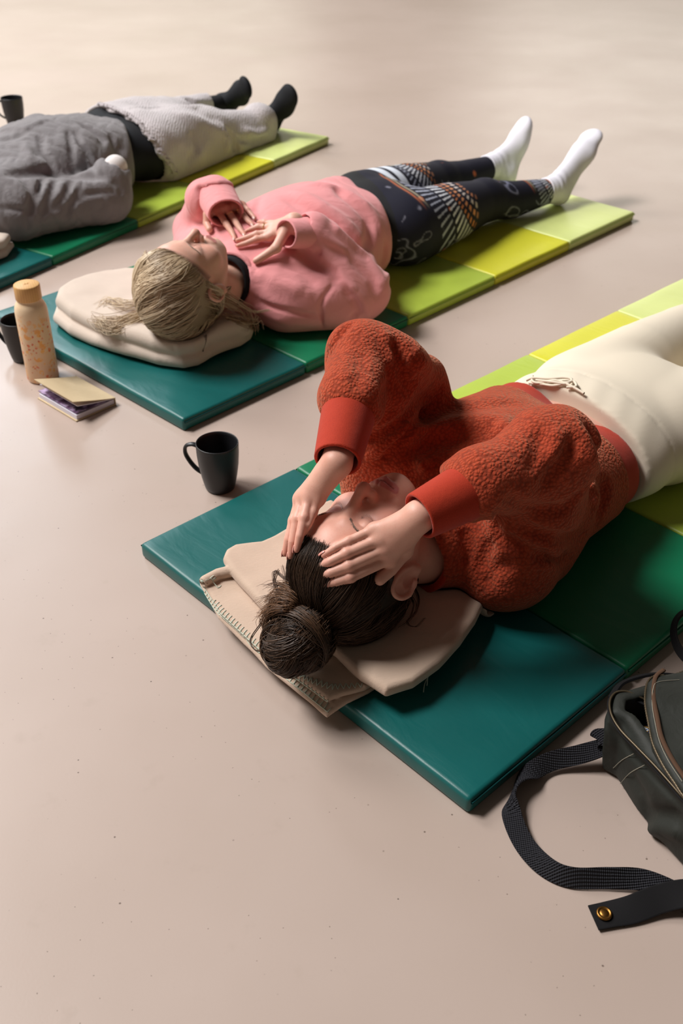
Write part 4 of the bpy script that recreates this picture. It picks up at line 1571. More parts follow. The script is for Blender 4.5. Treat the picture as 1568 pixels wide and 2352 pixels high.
def back_knit(p):
    q = (p - lb(0, 0, 0)) @ BB
    base = smin(back_legs(p), ell(p, lb(1.25, .44, .10), (.22, .17, .10), BB), .06)
    for i in (0, 1): base = smin(base, rc(p, B_AN[i], B_AN[i] - (B_HE[i] - B_AN[i]) * .5, .045, .045), .02)
    # cloth fills in towards the mat beside the legs
    side = rc(p, lb(1.12, .58, .07), lb(1.30, .59, .055), .06, .040)
    side = smin(side, rc(p, lb(1.38, .59, .055), lb(1.66, .61, .045), .04, .020), .05)
    base = smin(base, side, .05)
    d = base - .013 - .004 * wob(p, 20, 3) - .0025 * wob(p, 48, 1)
    return d, q


B_EDGE = np.array([(raycast(lambda p: back_knit(p)[0], *x) - lb(0, 0, 0)) @ BB for x in ((228, 240), (262, 250), (290, 262), (320, 285), (345, 318), (372, 356), (390, 380), (402, 400))])


B_KF = []
for _px, _amp, _w in (
        ([(425, 225), (455, 240), (500, 245)], -.016, .014),
        ([(290, 250), (360, 250), (440, 248), (520, 250)], .012, .012),
        ([(400, 262), (480, 290), (525, 310)], .010, .022),
        ([(520, 300), (540, 330), (545, 352)], -.022, .014),
        ([(500, 285), (522, 320), (520, 350)], .014, .014),
        ([(560, 300), (590, 310), (615, 300)], .010, .014),
        ([(545, 320), (580, 325), (610, 318)], -.010, .010),
        ([(350, 300), (420, 330), (470, 370)], .006, .03),
        ([(440, 300), (450, 340), (430, 380)], -.008, .02)):
    B_KF.append(([raycast(lambda p: back_knit(p)[0], x_, y_) for x_, y_ in _px], _amp, _w))


def back_blanket(p):
    d, q = back_knit(p)
    for pts, amp, w in B_KF: d = fold(d, p, pts, amp * 1.4, w)
    inner = np.minimum(back_legs(p), 1)
    # keep it a sheet: hollow underneath
    d = smax(d, -(d + .016), .002)
    # trim along the slanting upper edge and just short of the feet
    e = B_EDGE
    tt = e[:, 1] - .8 * e[:, 2]; o = np.argsort(tt)
    cut = np.interp(q[:, 1] - .8 * q[:, 2], tt[o], e[o, 0]) + .006 * np.sin((q[:, 1] - q[:, 2]) * 60)
    d = smax(d, (cut - q[:, 0]) * .8, .006)
    ea = (q[:, 1] - .46) / .2
    d = smax(d, q[:, 0] - 1.70 - .02 * np.sin(q[:, 1] * 30), .006)
    return smax(d, T0 - p[:, 2], .004)

person3 = thing('person', 'person in grey quilted jacket and black leggings lying under a pale knitted blanket',
                'person', tuple(lb(1.0, .46, .032)))
bx = (np.array([-1.75, 2.65, .02]), np.array([.15, 4.75, .42]))
V2, F2 = surface(back_body, *bx, .007)
mesh_obj('body', V2, F2, SKIN, person3, HBK.paint(V2, (.62, .37, .29)))
jk = Mat('grey_quilted_cloth', lin(126, 122, 124), rough=.85, spec=.2)
jk.set(Sheen_Weight=.15)
jk.bump(jk.noise(420, 3), .2, .0006).bump(jk.noise(30, 4, dist=1.5), .45, .006)
sdf_obj('quilted_jacket', back_jacket, *bx, .0055, jk.m, person3)
bl = Mat('black_legging', (.010, .011, .014), rough=.8, spec=.25)
sdf_obj('leggings', back_leggings, *bx, .008, bl.m, person3)
for i in (0, 1):
    sdf_obj('sock', lambda p: back_sock(p, i), np.minimum(B_AN[i], B_TO[i]) - .10, np.maximum(B_AN[i], B_TO[i]) + .10, .004, bl.m, person3)
_ax = BR_W - B_EL_R; _ax /= np.linalg.norm(_ax)
wc = Mat('white_cuff', lin(226, 220, 218), rough=.9, spec=.15)
sdf_obj('shirt_cuff', lambda p: rc(p, BR_W + (B_EL_R - BR_W) * .16, BR_W + _ax * .012, .045, .036), BR_W - .12, BR_W + .12, .004, wc.m, person3)
dd = Mat('dark_hair', rough=.5, vcol=True)
Vc, Fc = surface(cap_field(HBK, .012), HBK.to((0, 0, 0)) - .2, HBK.to((0, 0, 0)) + .2, .006)
mesh_obj('hair', Vc, Fc, dd.m, person3, np.tile([.05, .03, .02], (len(Vc), 1)))
kn = Mat('pale_grey_knit', lin(200, 192, 194), rough=.95, spec=.1)
kn.set(Sheen_Weight=.3)
kn.bump(kn.wave(40, 'X', 4), .35, .003).bump(kn.wave(34, 'Y', 4), .35, .003).bump(kn.noise(130, 4), .7, .004)
KB = tag(sdf_obj('knitted_blanket', back_blanket, *bx, .0055, kn.m, None), 'pale grey knitted blanket draped over black-clad legs', 'blanket')

# looped fringe along the edge of the knit
fr_ = np.random.default_rng(5); paths = []
for i in range(150):
    u = i / 149
    e_ = B_EDGE; k_ = np.interp(u * (len(e_) - 1), np.arange(len(e_)), np.arange(len(e_)))
    q = np.array([np.interp(k_, np.arange(len(e_)), e_[:, j]) for j in range(3)])
    b_ = lb(q[0], q[1], q[2]); d_ = BB @ np.array([-1.0, fr_.normal(0, .6), 0]); d_ /= np.linalg.norm(d_)
    b_ = b_ - d_ * .012
    l_ = fr_.uniform(.012, .022); s_ = np.cross(d_, [0, 0, 1.]) * .004
    paths.append(smooth_path([b_, b_ + d_ * l_ * .6 + s_ + np.array([0, 0, .006]), b_ + d_ * l_, b_ + d_ * l_ * .5 - s_ + np.array([0, 0, .003]), b_ - s_], 10))
v, f = tube(paths, .0028, 5)
fo = mesh_obj('looped_fringe', v, f, kn.m, KB); fo['kind'] = 'stuff'

# ------------------------------------------------------------------ folded blankets
def poly_sd(p, poly):
    """signed distance in plan to a polygon"""
    x = p[:, :2]; poly = np.asarray(poly)[:, :2]; n = len(poly)
    d = np.full(len(x), 1e9); s = np.ones(len(x))
    for i in range(n):
        a, b = poly[i], poly[i - 1]
        e = b - a; w = x - a
        q = w - e * np.clip((w @ e) / (e @ e), 0, 1)[:, None]
        d = np.minimum(d, (q ** 2).sum(1))
        c1 = x[:, 1] >= a[1]; c2 = x[:, 1] < b[1]; c3 = e[0] * w[:, 1] > e[1] * w[:, 0]
        fl = (c1 & c2 & c3) | (~c1 & ~c2 & ~c3)
        s = np.where(fl, -s, s)
    return s * np.sqrt(d)


def slab(p, poly, z0, z1, r):
    d2 = poly_sd(p, poly) + r
    dz = np.abs(p[:, 2] - (z0 + z1) / 2) - (z1 - z0) / 2 + r
    return np.minimum(np.maximum(d2, dz), 0) + np.sqrt(np.maximum(d2, 0) ** 2 + np.maximum(dz, 0) ** 2) - r


def wool(name, c):
    m = Mat(name, c, rough=.95, spec=.1)
    m.set(Sheen_Weight=.25, Sheen_Roughness=.5)
    m.mix(m.rng(m.noise(30, 4), .4, .7, 0, .18), tuple(.82 * x for x in c))
    m.bump(m.noise(900, 2), .3, .0008).bump(m.noise(140, 3, stretch=(1, 2.5, 1)), .3, .0015)
    return m.m


WOOL = wool('oat_wool', lin(200, 176, 157))
WOOL2 = wool('cream_wool', lin(206, 191, 178))
yn = Mat('mint_yarn', lin(196, 205, 190), rough=.9, spec=.1)
yd = Mat('dark_yarn', lin(52, 44, 46), rough=.9, spec=.1)


def whip(f, px_, z, step=.0085, inn=.011, m=None, parent=None, zig=False, rad=.0009):
    """one yarn running along a hem, with a spur into the cloth at every stitch, pressed on the cloth"""
    P = np.array([at(x, y, z) for x, y in px_])
    seg = np.linalg.norm(np.diff(P, axis=0), axis=1); L_ = np.r_[0, np.cumsum(seg)]
    n = int(L_[-1] / step)
    out = []
    ctr = np.array([at(760, 1400, z), at(430, 740, z)][0 if parent is BLK else 1])
    for i in range(n + 1):
        s_ = i * step
        q = np.array([np.interp(s_, L_, P[:, j]) for j in range(3)])
        t = np.array([np.interp(s_ + .003, L_, P[:, j]) - np.interp(s_ - .003, L_, P[:, j]) for j in range(3)]); t /= np.linalg.norm(t) + 1e-9
        nrm = np.array([-t[1], t[0], 0])
        if nrm @ (ctr - q) < 0: nrm = -nrm
        if zig: out += [q, q + nrm * inn + t * step * .5]
        else: out += [q, q + nrm * inn, q + t * .0008]
    out = np.array(out)
    dense = np.concatenate([out[i] + (out[i + 1] - out[i]) * np.linspace(0, 1, 4, endpoint=False)[:, None] for i in range(len(out) - 1)])
    for _ in range(4):
        d = f(dense); g = grad(f, dense)
        dense = dense - g * (d - rad * .6)[:, None]
    v, fc = tube([dense], rad, 5)
    mesh_obj('hem_stitching', v, fc, m, parent)


BLK = thing('folded_blanket', 'oat coloured folded wool blanket with mint stitched hem under the brown-haired head', 'blanket', tuple(lf(.14, .40, .032)))


def fpoly(pts, z): return [at(x, y, z) for x, y in pts]


F_L1 = fpoly([(458, 1338), (516, 1303), (640, 1225), (760, 1160), (1010, 1290), (1090, 1400), (985, 1500), (845, 1588), (750, 1632), (610, 1518), (500, 1410)], .042)
F_L2 = fpoly([(462, 1333), (520, 1300), (640, 1225), (760, 1160), (1010, 1290), (1080, 1400), (985, 1490), (838, 1580), (752, 1600), (612, 1500), (505, 1402)], .053)
F_L3 = fpoly([(512, 1284), (540, 1253), (600, 1246), (664, 1212), (760, 1150), (985, 1275), (1060, 1300), (1118, 1340), (1092, 1425), (1010, 1525), (886, 1588), (770, 1498), (640, 1425), (560, 1345)], .073)
F_L3 = smooth_path(F_L3, 28, True)


def sag(p):
    """the blanket droops where it leaves the mat, and ripples"""
    q = (p - lf(0, 0, 0)) @ FB
    o = np.minimum(q[:, 0] - .004, 0)
    return -o * .32 * (1 - np.exp(o * 40)) + .0022 * wob(p * (1, 1, 0), 28) + .0012 * wob(p * (1, 1, 0), 60, 2)


def f_blanket(p):
    P2 = p.copy(); P2[:, 2] = p[:, 2] + sag(p)
    d = slab(P2, F_L1, .0345, .0445, .0048)
    d = np.minimum(d, slab(P2, F_L2, .0455, .0560, .0050))
    d = np.minimum(d, slab(P2, F_L3, .0570, .0800, .0095))
    # rolled hem on the left corner and the fold that sticks out at the right
    roll = chain(P2, [at(470, 1333, .062), at(500, 1318, .063), at(545, 1308, .066)], [.0095, .0095, .010])
    d = np.minimum(d, smax(roll, -chain(P2, [at(455, 1341, .062), at(478, 1330, .062)], [.0062, .005]), .002))
    fr = chain(P2, [at(1122, 1388, .056), at(1090, 1366, .058), at(1040, 1335, .060)], [.0205, .021, .016])
    fr = smax(fr, -chain(P2, [at(1134, 1396, .056), at(1104, 1380, .057)], [.0150, .010]), .003)
    fr = np.minimum(fr, smax(np.abs(chain(P2, [at(1126, 1390, .055), at(1090, 1370, .057)], [.0085, .0085])) - .002, -1 * (P2[:, 2] - .03), .001))
    d = smin(d, fr, .006)
    # pressed down by the head
    d = smax(d, -(HF.skull(HF.loc(p)) * HF.k - .0125), .012)
    d = smax(d, -(ell(p, BUN, (.052, .052, .046))), .010)
    d = smax(d, -(front_sweater0(p) - .003), .004)
    d = smax(d, T0 - p[:, 2] - 10 * np.maximum(0, -((p - lf(0, 0, 0)) @ FB)[:, 0] - .004), .003)
    return smax(d, .002 - p[:, 2], .002)


blo, bhi = lf(.1, .4, .0) - np.array([.36, .36, 0]), lf(.1, .4, .0) + np.array([.36, .36, .14])
sdf_obj('wool_cloth', f_blanket, blo, bhi, .0024, WOOL, BLK)
whip(f_blanket, [(460, 1345), (503, 1408), (612, 1512), (745, 1622)], .048, m=yn.m, parent=BLK)
whip(f_blanket, [(463, 1362), (500, 1418), (610, 1524), (748, 1634)], .040, m=yn.m, parent=BLK)
whip(f_blanket, [(455, 1335), (478, 1325), (502, 1340)], .066, step=.006, inn=.007, m=yn.m, parent=BLK)
whip(f_blanket, [(640, 1520), (690, 1560), (760, 1583), (830, 1578)], .055, m=yn.m, parent=BLK, zig=True)
whip(f_blanket, [(1085, 1432), (1040, 1490), (1012, 1525), (895, 1590)], .055, m=yn.m, parent=BLK, step=.007, inn=.006)
_t = [at(1010, 1528, .05), at(990, 1545, .045), at(976, 1568, .038), at(972, 1590, .036)]
v, f = tube([smooth_path(_t, 14), smooth_path([_t[0], at(985, 1548, .045), at(980, 1575, .037)], 12)], .0008, 4)
mesh_obj('loose_yarn', v, f, yn.m, BLK)

BLM = thing('folded_blanket', 'cream folded wool blanket with dark stitches under the blonde head', 'blanket', tuple(lm(.18, .42, .032)))
M_L1 = [at(x, y, .050) for x, y in ((122, 735), (180, 672), (280, 640), (420, 660), (560, 740), (575, 775), (495, 812), (415, 838), (250, 800))]
M_L2 = [at(x, y, .080) for x, y in ((128, 700), (180, 655), (285, 630), (420, 650), (540, 730), (570, 755), (490, 785), (405, 808), (250, 768))]
M_L1, M_L2 = smooth_path(M_L1, 22, True), smooth_path(M_L2, 22, True)


def m_blanket(p):
    P2 = p.copy(); P2[:, 2] += .004 * wob(p * (1, 1, 0), 18, 3) + .002 * wob(p * (1, 1, 0), 45, 1)
    d = slab(P2, M_L1, .035, .068, .016)
    d = smin(d, slab(P2, M_L2, .062, .106, .021), .006)
    d = smin(d, chain(P2, [at(405, 812, .060), at(470, 790, .066), at(560, 760, .070)], [.019, .020, .018]), .006)
    d = fold(d, p, [at(400, 800, .085), at(420, 790, .085), at(470, 765, .088), at(540, 742, .088), at(570, 735, .085)], -.015, .006)
    d = fold(d, p, [at(452, 805, .060), at(500, 790, .062), at(560, 768, .064)], -.008, .005)
    d = smax(d, -(HM.skull(HM.loc(p)) * HM.k - .018), .018)
    return smax(d, T0 - p[:, 2], .006)


sdf_obj('wool_cloth', m_blanket, lm(.18, .4, 0) - np.array([.38, .38, 0]), lm(.18, .4, 0) + np.array([.38, .38, .15]), .004, WOOL2, BLM)
pts = [raycast(m_blanket, x, y, .0006) for x, y in ((468, 757), (474, 770), (473, 785), (468, 800), (467, 808))]
P = smooth_path(pts, 30); out = []
for i in range(0, 29, 2):
    t = P[i + 1] - P[i]; n_ = np.cross(t, C_FW); n_ /= np.linalg.norm(n_)
    out += [P[i], P[i] - n_ * .007, P[i] + t * .1]
v, f = tube([np.array(out)], .0009, 4)
mesh_obj('hem_stitching', v, f, yd.m, BLM)

BLB = [at(x, y, .075) for x, y in ((0, 500), (34, 512), (36, 530), (12, 560), (-50, 585))] + [lb(.04, .62, .075), lb(.02, .30, .075), lb(.36, .30, .075)]
BLBT = thing('folded_blanket', 'grey-white folded blanket corner peeking in at the left edge by the quilted jacket', 'blanket', tuple(lb(.25, .5, .032)))


def b_blanket(p):
    P2 = p.copy(); P2[:, 2] += .003 * wob(p * (1, 1, 0), 25)
    d = np.minimum(slab(P2, BLB, .034, .060, .012), slab(P2, BLB, .061, .090, .013))
    d = smax(d, -rc(p, at(38, 525, .060), at(10, 520, .062), .012, .009), .004)
    d = smax(d, -(back_jacket0(p) - .016), .006)
    d = smax(d, -(HBK.skull(HBK.loc(p)) * HBK.k - .016), .015)
    return smax(d, T0 - p[:, 2], .006)


c_ = lb(.20, .46, .05)
sdf_obj('wool_cloth', b_blanket, c_ - np.array([.32, .32, .05]), c_ + np.array([.32, .32, .06]), .006, WOOL2, BLBT)

# ------------------------------------------------------------------ mugs
mg = Mat('black_stoneware', (.014, .0145, .017), rough=.42, spec=.45)
mg.bump(mg.noise(260, 2), .06, .0006)


def mug(loc, rot, label, sc=1.0):
    root = thing('mug', label, 'mug', loc, rot, 'black mugs on the floor')
    prof = [(0.0, .003), (.022, .002), (.0268, .0), (.0290, .0025), (.0315, .012), (.0355, .032), (.0390, .055), (.0410, .080), (.0415, .100), (.0415, .1035),
            (.0408, .1050), (.0396, .1040), (.0388, .098), (.0380, .075), (.0355, .045), (.0310, .018), (.024, .008), (0.0, .0065)]
    V, F = lathe([(r * sc, z * sc) for r, z in prof], 56)
    o = mesh_obj('cup', V, F, mg.m); o.parent = root
    P = smooth_path([(-.0395, 0, .090), (-.052, 0, .0925), (-.0655, 0, .086), (-.0680, 0, .070), (-.0600, 0, .052), (-.0480, 0, .037), (-.0340, 0, .028)], 30) * sc
    n = len(P); th = np.arange(10) * 2 * math.pi / 10
    T = np.gradient(P, axis=0); T /= np.linalg.norm(T, axis=1, keepdims=True)
    S = np.array([0, 1., 0]); U = np.cross(T, S)
    V = P[:, None] + (np.cos(th)[None, :, None] * S * .0060 + np.sin(th)[None, :, None] * U[:, None] * .0036) * sc
    i = np.arange(n - 1)[:, None] * 10; j = np.arange(10)[None]; j2 = (j + 1) % 10
    F = np.stack([i + j, i + j2, i + 10 + j2, i + 10 + j], -1).reshape(-1, 4)
    h = mesh_obj('handle', V.reshape(-1, 3), F, mg.m); h.parent = root
    return root


q = at(506, 1119, 0); mug(tuple(q), R_(-14), 'black mug standing on the floor beside the nearest mat corner')
q = at(58, 824, 0); mug(tuple(q), R_(-20), 'black mug half hidden behind the floral water bottle')
q = at(37, 288, 0); mug(tuple(q), R_(8), 'small-looking black mug far back, behind the grey quilted jacket', 1.05)

# ------------------------------------------------------------------ bottle
bt = Mat('printed_bottle', lin(232, 206, 172), rough=.42, spec=.4)
grd = bt.node('ShaderNodeSeparateXYZ'); bt.link(bt.tc, grd.inputs[0])
low = bt.rng(grd.outputs[2], .175, .01)
bt.mix(bt.rng(low, 0, 1, 0, .30), lin(226, 160, 112))
for sc_, a, b, c, k in ((40, .30, .40, (236, 158, 62), .8), (52, .16, .24, (226, 104, 60), .9), (64, .32, .40, (240, 176, 84), .8), (88, .20, .30, (212, 92, 48), .9)):
    d_ = bt.voro(sc_, warp=.012 if sc_ > 50 else .0)
    ring = bt.rng(d_, a, b, 1, 0)
    msk = bt.rng(bt.noise(32 + sc_, 2), .46, .54)
    n_ = bt.node('ShaderNodeMath', operation='MULTIPLY'); bt.link(ring, n_.inputs[0]); bt.link(msk, n_.inputs[1])
    n2 = bt.node('ShaderNodeMath', operation='MULTIPLY'); bt.link(n_.outputs[0], n2.inputs[0]); bt.link(bt.rng(low, 0, .25, .05, k), n2.inputs[1])
    bt.mix(n2.outputs[0], lin(*c))
bm_ = Mat('bamboo', lin(212, 166, 106), rough=.5, spec=.35)
bm_.mix(bm_.rng(bm_.wave(60, 'X', 3, stretch=(1, 1, .1)), .3, .8, 0, .35), lin(188, 138, 84))
q = at(100, 868, 0)
bottle = thing('water_bottle', 'cream water bottle with orange flower print and bamboo lid', 'bottle', tuple(q), .4)
V, F = lathe([(0, .001), (.030, .0), (.0345, .002), (.0365, .006), (.0365, .150), (.0365, .172), (.0350, .182), (.0315, .1905), (.0275, .1955), (.0265, .200), (.0262, .206), (0, .206)], 56)
o = mesh_obj('bottle_body', V, F, bt.m); o.parent = bottle
V, F = lathe([(0, .2005), (.0282, .2005), (.0290, .2015), (.0290, .2310), (.0282, .2335), (.0265, .2345), (0, .2345)], 48)
o = mesh_obj('bamboo_lid', V, F, bm_.m); o.parent = bottle
a_ = [np.array([[-.006, -.003, .2347], [.006, .003, .2347]]), np.array([[-.004, .005, .2347], [.004, -.005, .2347]])]
for pth in a_:
    v, f = tube([pth], .0007, 4)
    em = mesh_obj('engraved_stroke', v, f, bm_.m); em.parent = o

# ------------------------------------------------------------------ notebook
cv = Mat('kraft_card', lin(206, 186, 152), rough=.75, spec=.2)
cv.mix(cv.rng(cv.noise(90, 3), .4, .7, 0, .15), lin(186, 164, 130))
pg = Mat('page_paper', lin(222, 218, 230), rough=.85, spec=.15)
dk = Mat('printed_card', lin(96, 62, 100), rough=.5)
dk.mix(dk.rng(dk.noise(60, 4), .42, .6), lin(190, 170, 205)).mix(dk.rng(dk.noise(40, 3), .55, .65), lin(40, 25, 48))
p1, p2, p3 = at(86, 914, .003), at(175, 967, .003), at(265, 928, .003)
p4 = p1 + (p3 - p2)
ex = (p3 - p2); ey = (p1 - p2); wx, wy = np.linalg.norm(ex), np.linalg.norm(ey)
note = thing('notebook', 'small notebook lying open a crack with kraft cover and papers inside, by the bottle', 'notebook', (p2[0], p2[1], 0))


def leaf(name, u0, u1, v0, v1, z0, zfree, th, mat, lift=0):
    """a sheet from the spine (u=1) to the opening side (u=0)"""
    V, F = [], []
    n = 10
    for i in range(n + 1):
        u = u0 + (u1 - u0) * i / n
        w_ = (1 - u)
        z = z0 + (zfree - z0) * (w_ ** 1.1)
        for v_ in (v0, v1):
            b = p2 + ex * u + ey * v_; b[2] = z
            V += [b, b + np.array([0, 0, th])]
    for i in range(n):
        a, c = i * 4, i * 4 + 4
        F += [(a + 1, a + 3, c + 3, c + 1), (a, c, c + 2, a + 2), (a, a + 1, c + 1, c), (a + 2, c + 2, c + 3, a + 3)]
    F += [(0, 2, 3, 1), (n * 4, n * 4 + 1, n * 4 + 3, n * 4 + 2)]
    mesh_obj(name, np.array(V), F, mat, note, smooth=False)


leaf('back_cover', 0, 1, 0, 1, .0008, .0008, .0022, cv.m)
leaf('page_block', .04, .995, .02, .98, .0031, .0031, .0105, pg.m)
leaf('printed_card', .06, .9, .04, 1.02, .0138, .017, .0008, dk.m)
leaf('loose_page', .10, .985, .02, .98, .0148, .036, .0016, pg.m)
leaf('front_cover', 0, 1, 0, 1, .0168, .049, .0020, cv.m)
V = []
for v_ in (0, 1):
    b = p2 + ex * 1.004 + ey * v_
    V += [b * (1, 1, 0) + np.array([0, 0, .0008]), b * (1, 1, 0) + np.array([0, 0, .0188])]
V = np.array(V); nx = ex / wx * .0016
V = np.concatenate([V, V + nx])
mesh_obj('spine', V, [(0, 1, 3, 2), (4, 6, 7, 5), (0, 4, 5, 1), (2, 3, 7, 6), (1, 5, 7, 3), (0, 2, 6, 4)], cv.m, note, smooth=False)
st = Mat('pale_sticker', lin(224, 212, 222), rough=.6)
b = p2 + ex * .45 + ey * .5; b[2] = .0168 + .0322 * (.55 ** 1.1) + .0021

# ------------------------------------------------------------------ backpack at the right edge
cvs = Mat('waxed_canvas', lin(40, 42, 38), rough=.62, spec=.25)
cvs.mix(cvs.rng(cvs.noise(22, 4), .4, .7, 0, .4), lin(52, 54, 50))
cvs.bump(cvs.noise(1100, 2), .15, .0005).bump(cvs.noise(28, 4, dist=.8), .35, .006)
CANVAS = cvs.m
lin_ = Mat('dark_lining', lin(26, 22, 20), rough=.9, spec=.1)
wb = Mat('webbing', lin(40, 40, 46), rough=.75, spec=.25)
wb.bump(wb.wave(115, 'X', 0), .8, .0015).bump(wb.wave(115, 'Y', 0), .8, .0015)
wb.mix(wb.rng(wb.wave(115, 'X', 0), .2, .8, 0, .35), lin(26, 26, 30))
wd = Mat('dark_webbing', lin(22, 21, 23), rough=.8, spec=.2)
zp = Mat('zip_teeth', lin(92, 80, 62), rough=.4, spec=.5, metal=.6)
tp = Mat('brown_zip_tape', lin(84, 62, 48), rough=.85, spec=.15)
th_ = Mat('pale_thread', lin(150, 145, 130), rough=.9)
brs = Mat('antique_brass', lin(150, 108, 54), rough=.38, metal=1.0)

A0, B0, C0 = at(1402, 1792, 0), at(1472, 1906, 0), at(1568, 2010, 0)
dirL = (C0 - A0) / np.linalg.norm(C0 - A0)
topv = at(1560, 1560, .115) - at(1403, 1618, .115); topv[2] = 0
C1 = C0 + dirL * .16
_f0 = np.array([1., 1, 0])
POLY = [at(1398, 1640, .118) * _f0, A0, B0, C0, C1, C1 + topv * 1.6, at(1700, 1500, .118) * _f0, at(1445, 1580, .118) * _f0, at(1408, 1588, .118) * _f0]
pack = thing('backpack', 'dark olive canvas backpack lying unzipped on the floor at the right edge', 'backpack', tuple(C0 * (1, 1, 0)))
HB = .118


def grow_poly(p, o): return poly_sd(p, POLY) + o


BAGF = []


def bag_plan(p, q):
    return poly_sd(q, POLY) + .006 - .004 * np.sin(np.clip(p[:, 2] / HB, 0, 1) * 3.1) - .003 * wob(p, 17, 4)


def bag0(p):
    lean = p.copy()
    lean[:, :2] = p[:, :2] - (p[:, 2:3] - .05) * np.array([-.02, .06])
    d2 = bag_plan(p, lean)
    dz = np.maximum(p[:, 2] - HB - .002 * wob(p * (1, 1, 0), 20), .002 - p[:, 2]) + .010
    return np.minimum(np.maximum(d2 + .010, dz), 0) + np.sqrt(np.maximum(d2 + .010, 0) ** 2 + np.maximum(dz, 0) ** 2) - .010


for _px, _amp, _w in (([(1400, 1672), (1440, 1722), (1500, 1785), (1568, 1858)], -.010, .005), ([(1420, 1675), (1455, 1705), (1500, 1752)], .005, .006),
                      ([(1470, 1885), (1500, 1872), (1568, 1880)], -.012, .012), ([(1475, 1905), (1520, 1900), (1568, 1915)], .010, .012),
                      ([(1394, 1640), (1400, 1680), (1405, 1720)], .004, .008), ([(1440, 1770), (1475, 1830), (1480, 1870)], -.006, .012)):
    BAGF.append(([raycast(bag0, x, y) for x, y in _px], _amp, _w))


def bag_body(p):
    d = bag0(p)
    for pts, amp, w in BAGF: d = fold(d, p, pts, amp, w)
    inner = np.maximum(bag_plan(p, p) + .0165, .03 - p[:, 2])
    return smax(d, -inner, .004)


blo2 = np.minimum(A0, C1) - np.array([.05, .03, 0]); bhi2 = np.max(POLY, 0) * (1, 1, 0) + np.array([.04, .04, .17])
sdf_obj('bag_body', bag_body, blo2, bhi2, .0035, CANVAS, pack)
PAN = [at(x, y, .140) for x, y in ((1500, 1556), (1486, 1572), (1483, 1612), (1491, 1662), (1500, 1706), (1520, 1748), (1548, 1792), (1600, 1860))] + [C1 * _f0 + dirL * -.004 + np.array([0, 0, .14]), (C1 + topv * 1.6) * _f0 + np.array([0, 0, .14]), at(1700, 1500, .118) * _f0 + np.array([0, 0, .14]), at(1560, 1546, .140)]


def front_panel(p):
    P2 = p.copy(); P2[:, 2] += .006 * wob(p, 22, 2) + .004 * wob(p, 50, 1)
    return slab(P2, PAN, .124, .146, .008) - .004 * np.clip(-poly_sd(p, PAN) * 12, 0, 1)


sdf_obj('front_panel', front_panel, np.min(PAN, 0) * (1, 1, 0) - np.array([.02, .02, -.10]), np.max(PAN, 0) * (1, 1, 0) + np.array([.02, .02, .18]), .0035, CANVAS, pack)


def onto(f, px_, off, n=60):
    return smooth_path([raycast(f, x, y, off) for x, y in px_], n)


def teeth(name, P, mat, r=.0021):
    n = 260; L_ = np.r_[0, np.cumsum(np.linalg.norm(np.diff(P, axis=0), axis=1))]
    s_ = np.linspace(0, L_[-1], n)
    Q = np.stack([np.interp(s_, L_, P[:, j]) for j in range(3)], 1)
    v, f = tube([Q], np.where(np.arange(n) % 2, r, r * .62), 6)
    return mesh_obj(name, v, f, mat, pack)


rim_pts = [(1492, 1612, .112), (1462, 1598, .116), (1436, 1588, .118), (1412, 1592, .118), (1400, 1612, .118), (1404, 1642, .118), (1424, 1676, .118), (1462, 1716, .118), (1510, 1766, .118), (1568, 1832, .118), (1600, 1868, .118)]
RIM = smooth_path([at(*q) for q in rim_pts], 90)
teeth('zip_teeth', RIM, zp.m)
v, f = ribbon(RIM + np.array([0, 0, -.006]), np.tile([.6, -.2, .3], (90, 1)), .012, .002)
mesh_obj('zip_tape', v, f, wd.m, pack)
edge = [at(1700, 1500, .118) * _f0 + np.array([0, 0, .137])] + [at(x, y, .137) for x, y in ((1560, 1546), (1506, 1552), (1486, 1570), (1481, 1612), (1489, 1662), (1498, 1706), (1518, 1750), (1546, 1794), (1598, 1862))] + [C1 * _f0 + np.array([0, 0, .137])]
EDG = smooth_path(edge, 110)
teeth('zip_teeth', EDG, zp.m)
ed2 = smooth_path([q + np.array([.0095, .001, .0105]) for q in edge[2:]], 90)
v, f = ribbon(ed2, np.tile([-.1, 0, 1.0], (90, 1)), .0055, .003)
mesh_obj('zip_tape', v, f, tp.m, pack)
for a_ in ([(1408, 1764), (1428, 1746), (1455, 1731)], [(1424, 1800), (1446, 1776), (1480, 1757)]):
    v, f = tube([onto(bag0, a_, .0004, 24)], .0006, 4)
    mesh_obj('seam_stitching', v, f, th_.m, pack)
v, f = tube([onto(front_panel, [(1560, 1561), (1512, 1566), (1500, 1580), (1497, 1615), (1504, 1660), (1514, 1702), (1534, 1746), (1566, 1795)], .0004, 70)], .0005, 4)
mesh_obj('seam_stitching', v, f, th_.m, pack)


def strap(name, pts, w, th, mat, n=90):
    P = smooth_path([at(x, y, z) for x, y, z, *_ in pts], n)
    N = smooth_path([np.array(q[3], float) for q in pts], n)
    v, f = ribbon(P, N, w, th)
    v[:, 2] = np.maximum(v[:, 2], .0006)
    return mesh_obj(name, v, f, mat, pack, smooth=False)


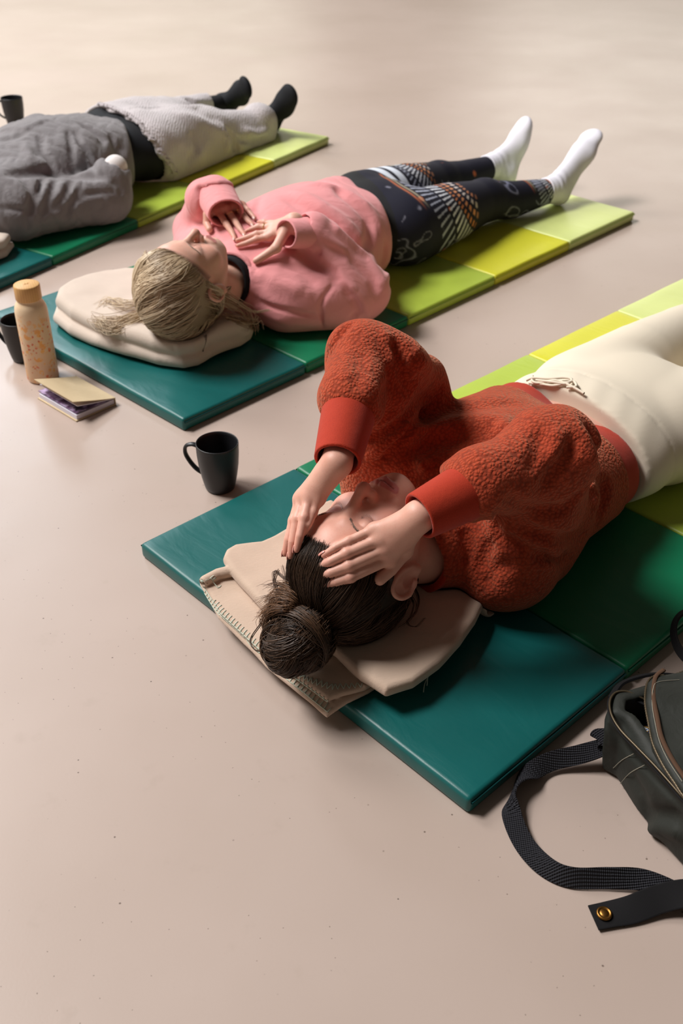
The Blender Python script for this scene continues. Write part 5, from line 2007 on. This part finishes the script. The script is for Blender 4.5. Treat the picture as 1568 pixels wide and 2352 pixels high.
strap('shoulder_strap', [(1420, 1702, .045, (.1, .25, 1)), (1385, 1716, .034, (.1, -.1, 1)), (1330, 1733, .022, (-.1, -.6, 1)), (1262, 1750, .016, (-.2, -.9, .8)), (1208, 1782, .015, (-.8, -.5, .5)), (1176, 1826, .015, (-.95, .1, .25)),
                         (1176, 1876, .011, (-.35, -.1, 1)), (1206, 1942, .008, (-.25, -.3, 1)), (1258, 1994, .011, (-.2, -.7, .6)), (1315, 2016, .013, (0, -.8, .55)), (1400, 2017, .013, (.1, -.75, .7)), (1480, 2022, .013, (.2, -.6, 1)), (1568, 2058, .016, (.2, -.4, 1)), (1650, 2110, .02, (.2, -.2, 1))], .027, .0022, wb.m)
strap('strap_tab', [(1362, 2108, .004, (0, 0, 1)), (1400, 2100, .005, (0, -.05, 1)), (1450, 2089, .008, (0, -.25, 1)), (1510, 2066, .014, (0, -.4, 1)), (1568, 2052, .022, (.1, -.3, 1)), (1650, 2046, .03, (.2, 0, 1))], .034, .0024, wd.m)
strap('webbing_loop', [(1420, 1686, .060, (-.4, -.6, .8)), (1392, 1692, .052, (-.4, -.6, .8)), (1372, 1694, .044, (-.5, -.5, .6)), (1380, 1706, .036, (-.3, .3, -1)), (1410, 1716, .036, (-.3, .3, -1))], .024, .002, wb.m, 40)
strap('carry_handle', [(1404, 1600, .080, (-.4, .6, .5)), (1425, 1572, .082, (-.3, .6, .6)), (1462, 1556, .084, (0, .6, .7)), (1510, 1548, .084, (.1, .6, .7)), (1570, 1552, .080, (.2, .6, .7))], .014, .004, wd.m, 50)
strap('shoulder_strap', [(1600, 1395, .05, (-.8, -.2, .5)), (1562, 1412, .05, (-.8, -.2, .5)), (1547, 1440, .048, (-.9, -.1, .4)), (1551, 1476, .044, (-.9, .2, .4)), (1575, 1512, .05, (-.8, .4, .4)), (1640, 1560, .08, (-.6, .5, .4))], .014, .004, wd.m, 60)
V, F = lathe([(0, .0), (.0095, .0), (.0098, .0012), (.0090, .0026), (.0074, .0030), (.0066, .0020), (.0060, .0016), (.0050, .0024), (.0030, .0030), (0, .0031)], 36)
_s = at(1387, 2099, .0068)
mesh_obj('snap_button', moved(V, _s), F, brs.m, pack)

# patterned pouch inside the open bag
pt = Mat('flower_print_cloth', (.012, .018, .07), rough=.85)
pt.mix(pt.rng(pt.voro(150, warp=.004), .42, .34), lin(196, 150, 60))
pt.mix(pt.rng(pt.voro(185, warp=.005), .36, .28), lin(176, 196, 222))
pouch_c = at(1540, 1745, .055)
pouch = thing('pouch', 'small dark blue flower-print pouch tucked inside the open backpack', 'pouch', tuple(pouch_c))


def pouch_f(p):
    return ell(p, pouch_c + np.array([.012, .0, 0]), (.075, .055, .030), basis((.75, -.66, 0), (.66, .75, 0))) - .004 * wob(p, 50)


sdf_obj('pouch_cloth', pouch_f, pouch_c - .10, pouch_c + .10, .003, pt.m, pouch)
v, f = tube([smooth_path([raycast(pouch_f, x, y, .0008) for x, y in ((1508, 1700), (1525, 1735), (1550, 1770))], 24)], .0012, 4)
mesh_obj('pouch_seam', v, f, wd.m, pouch)
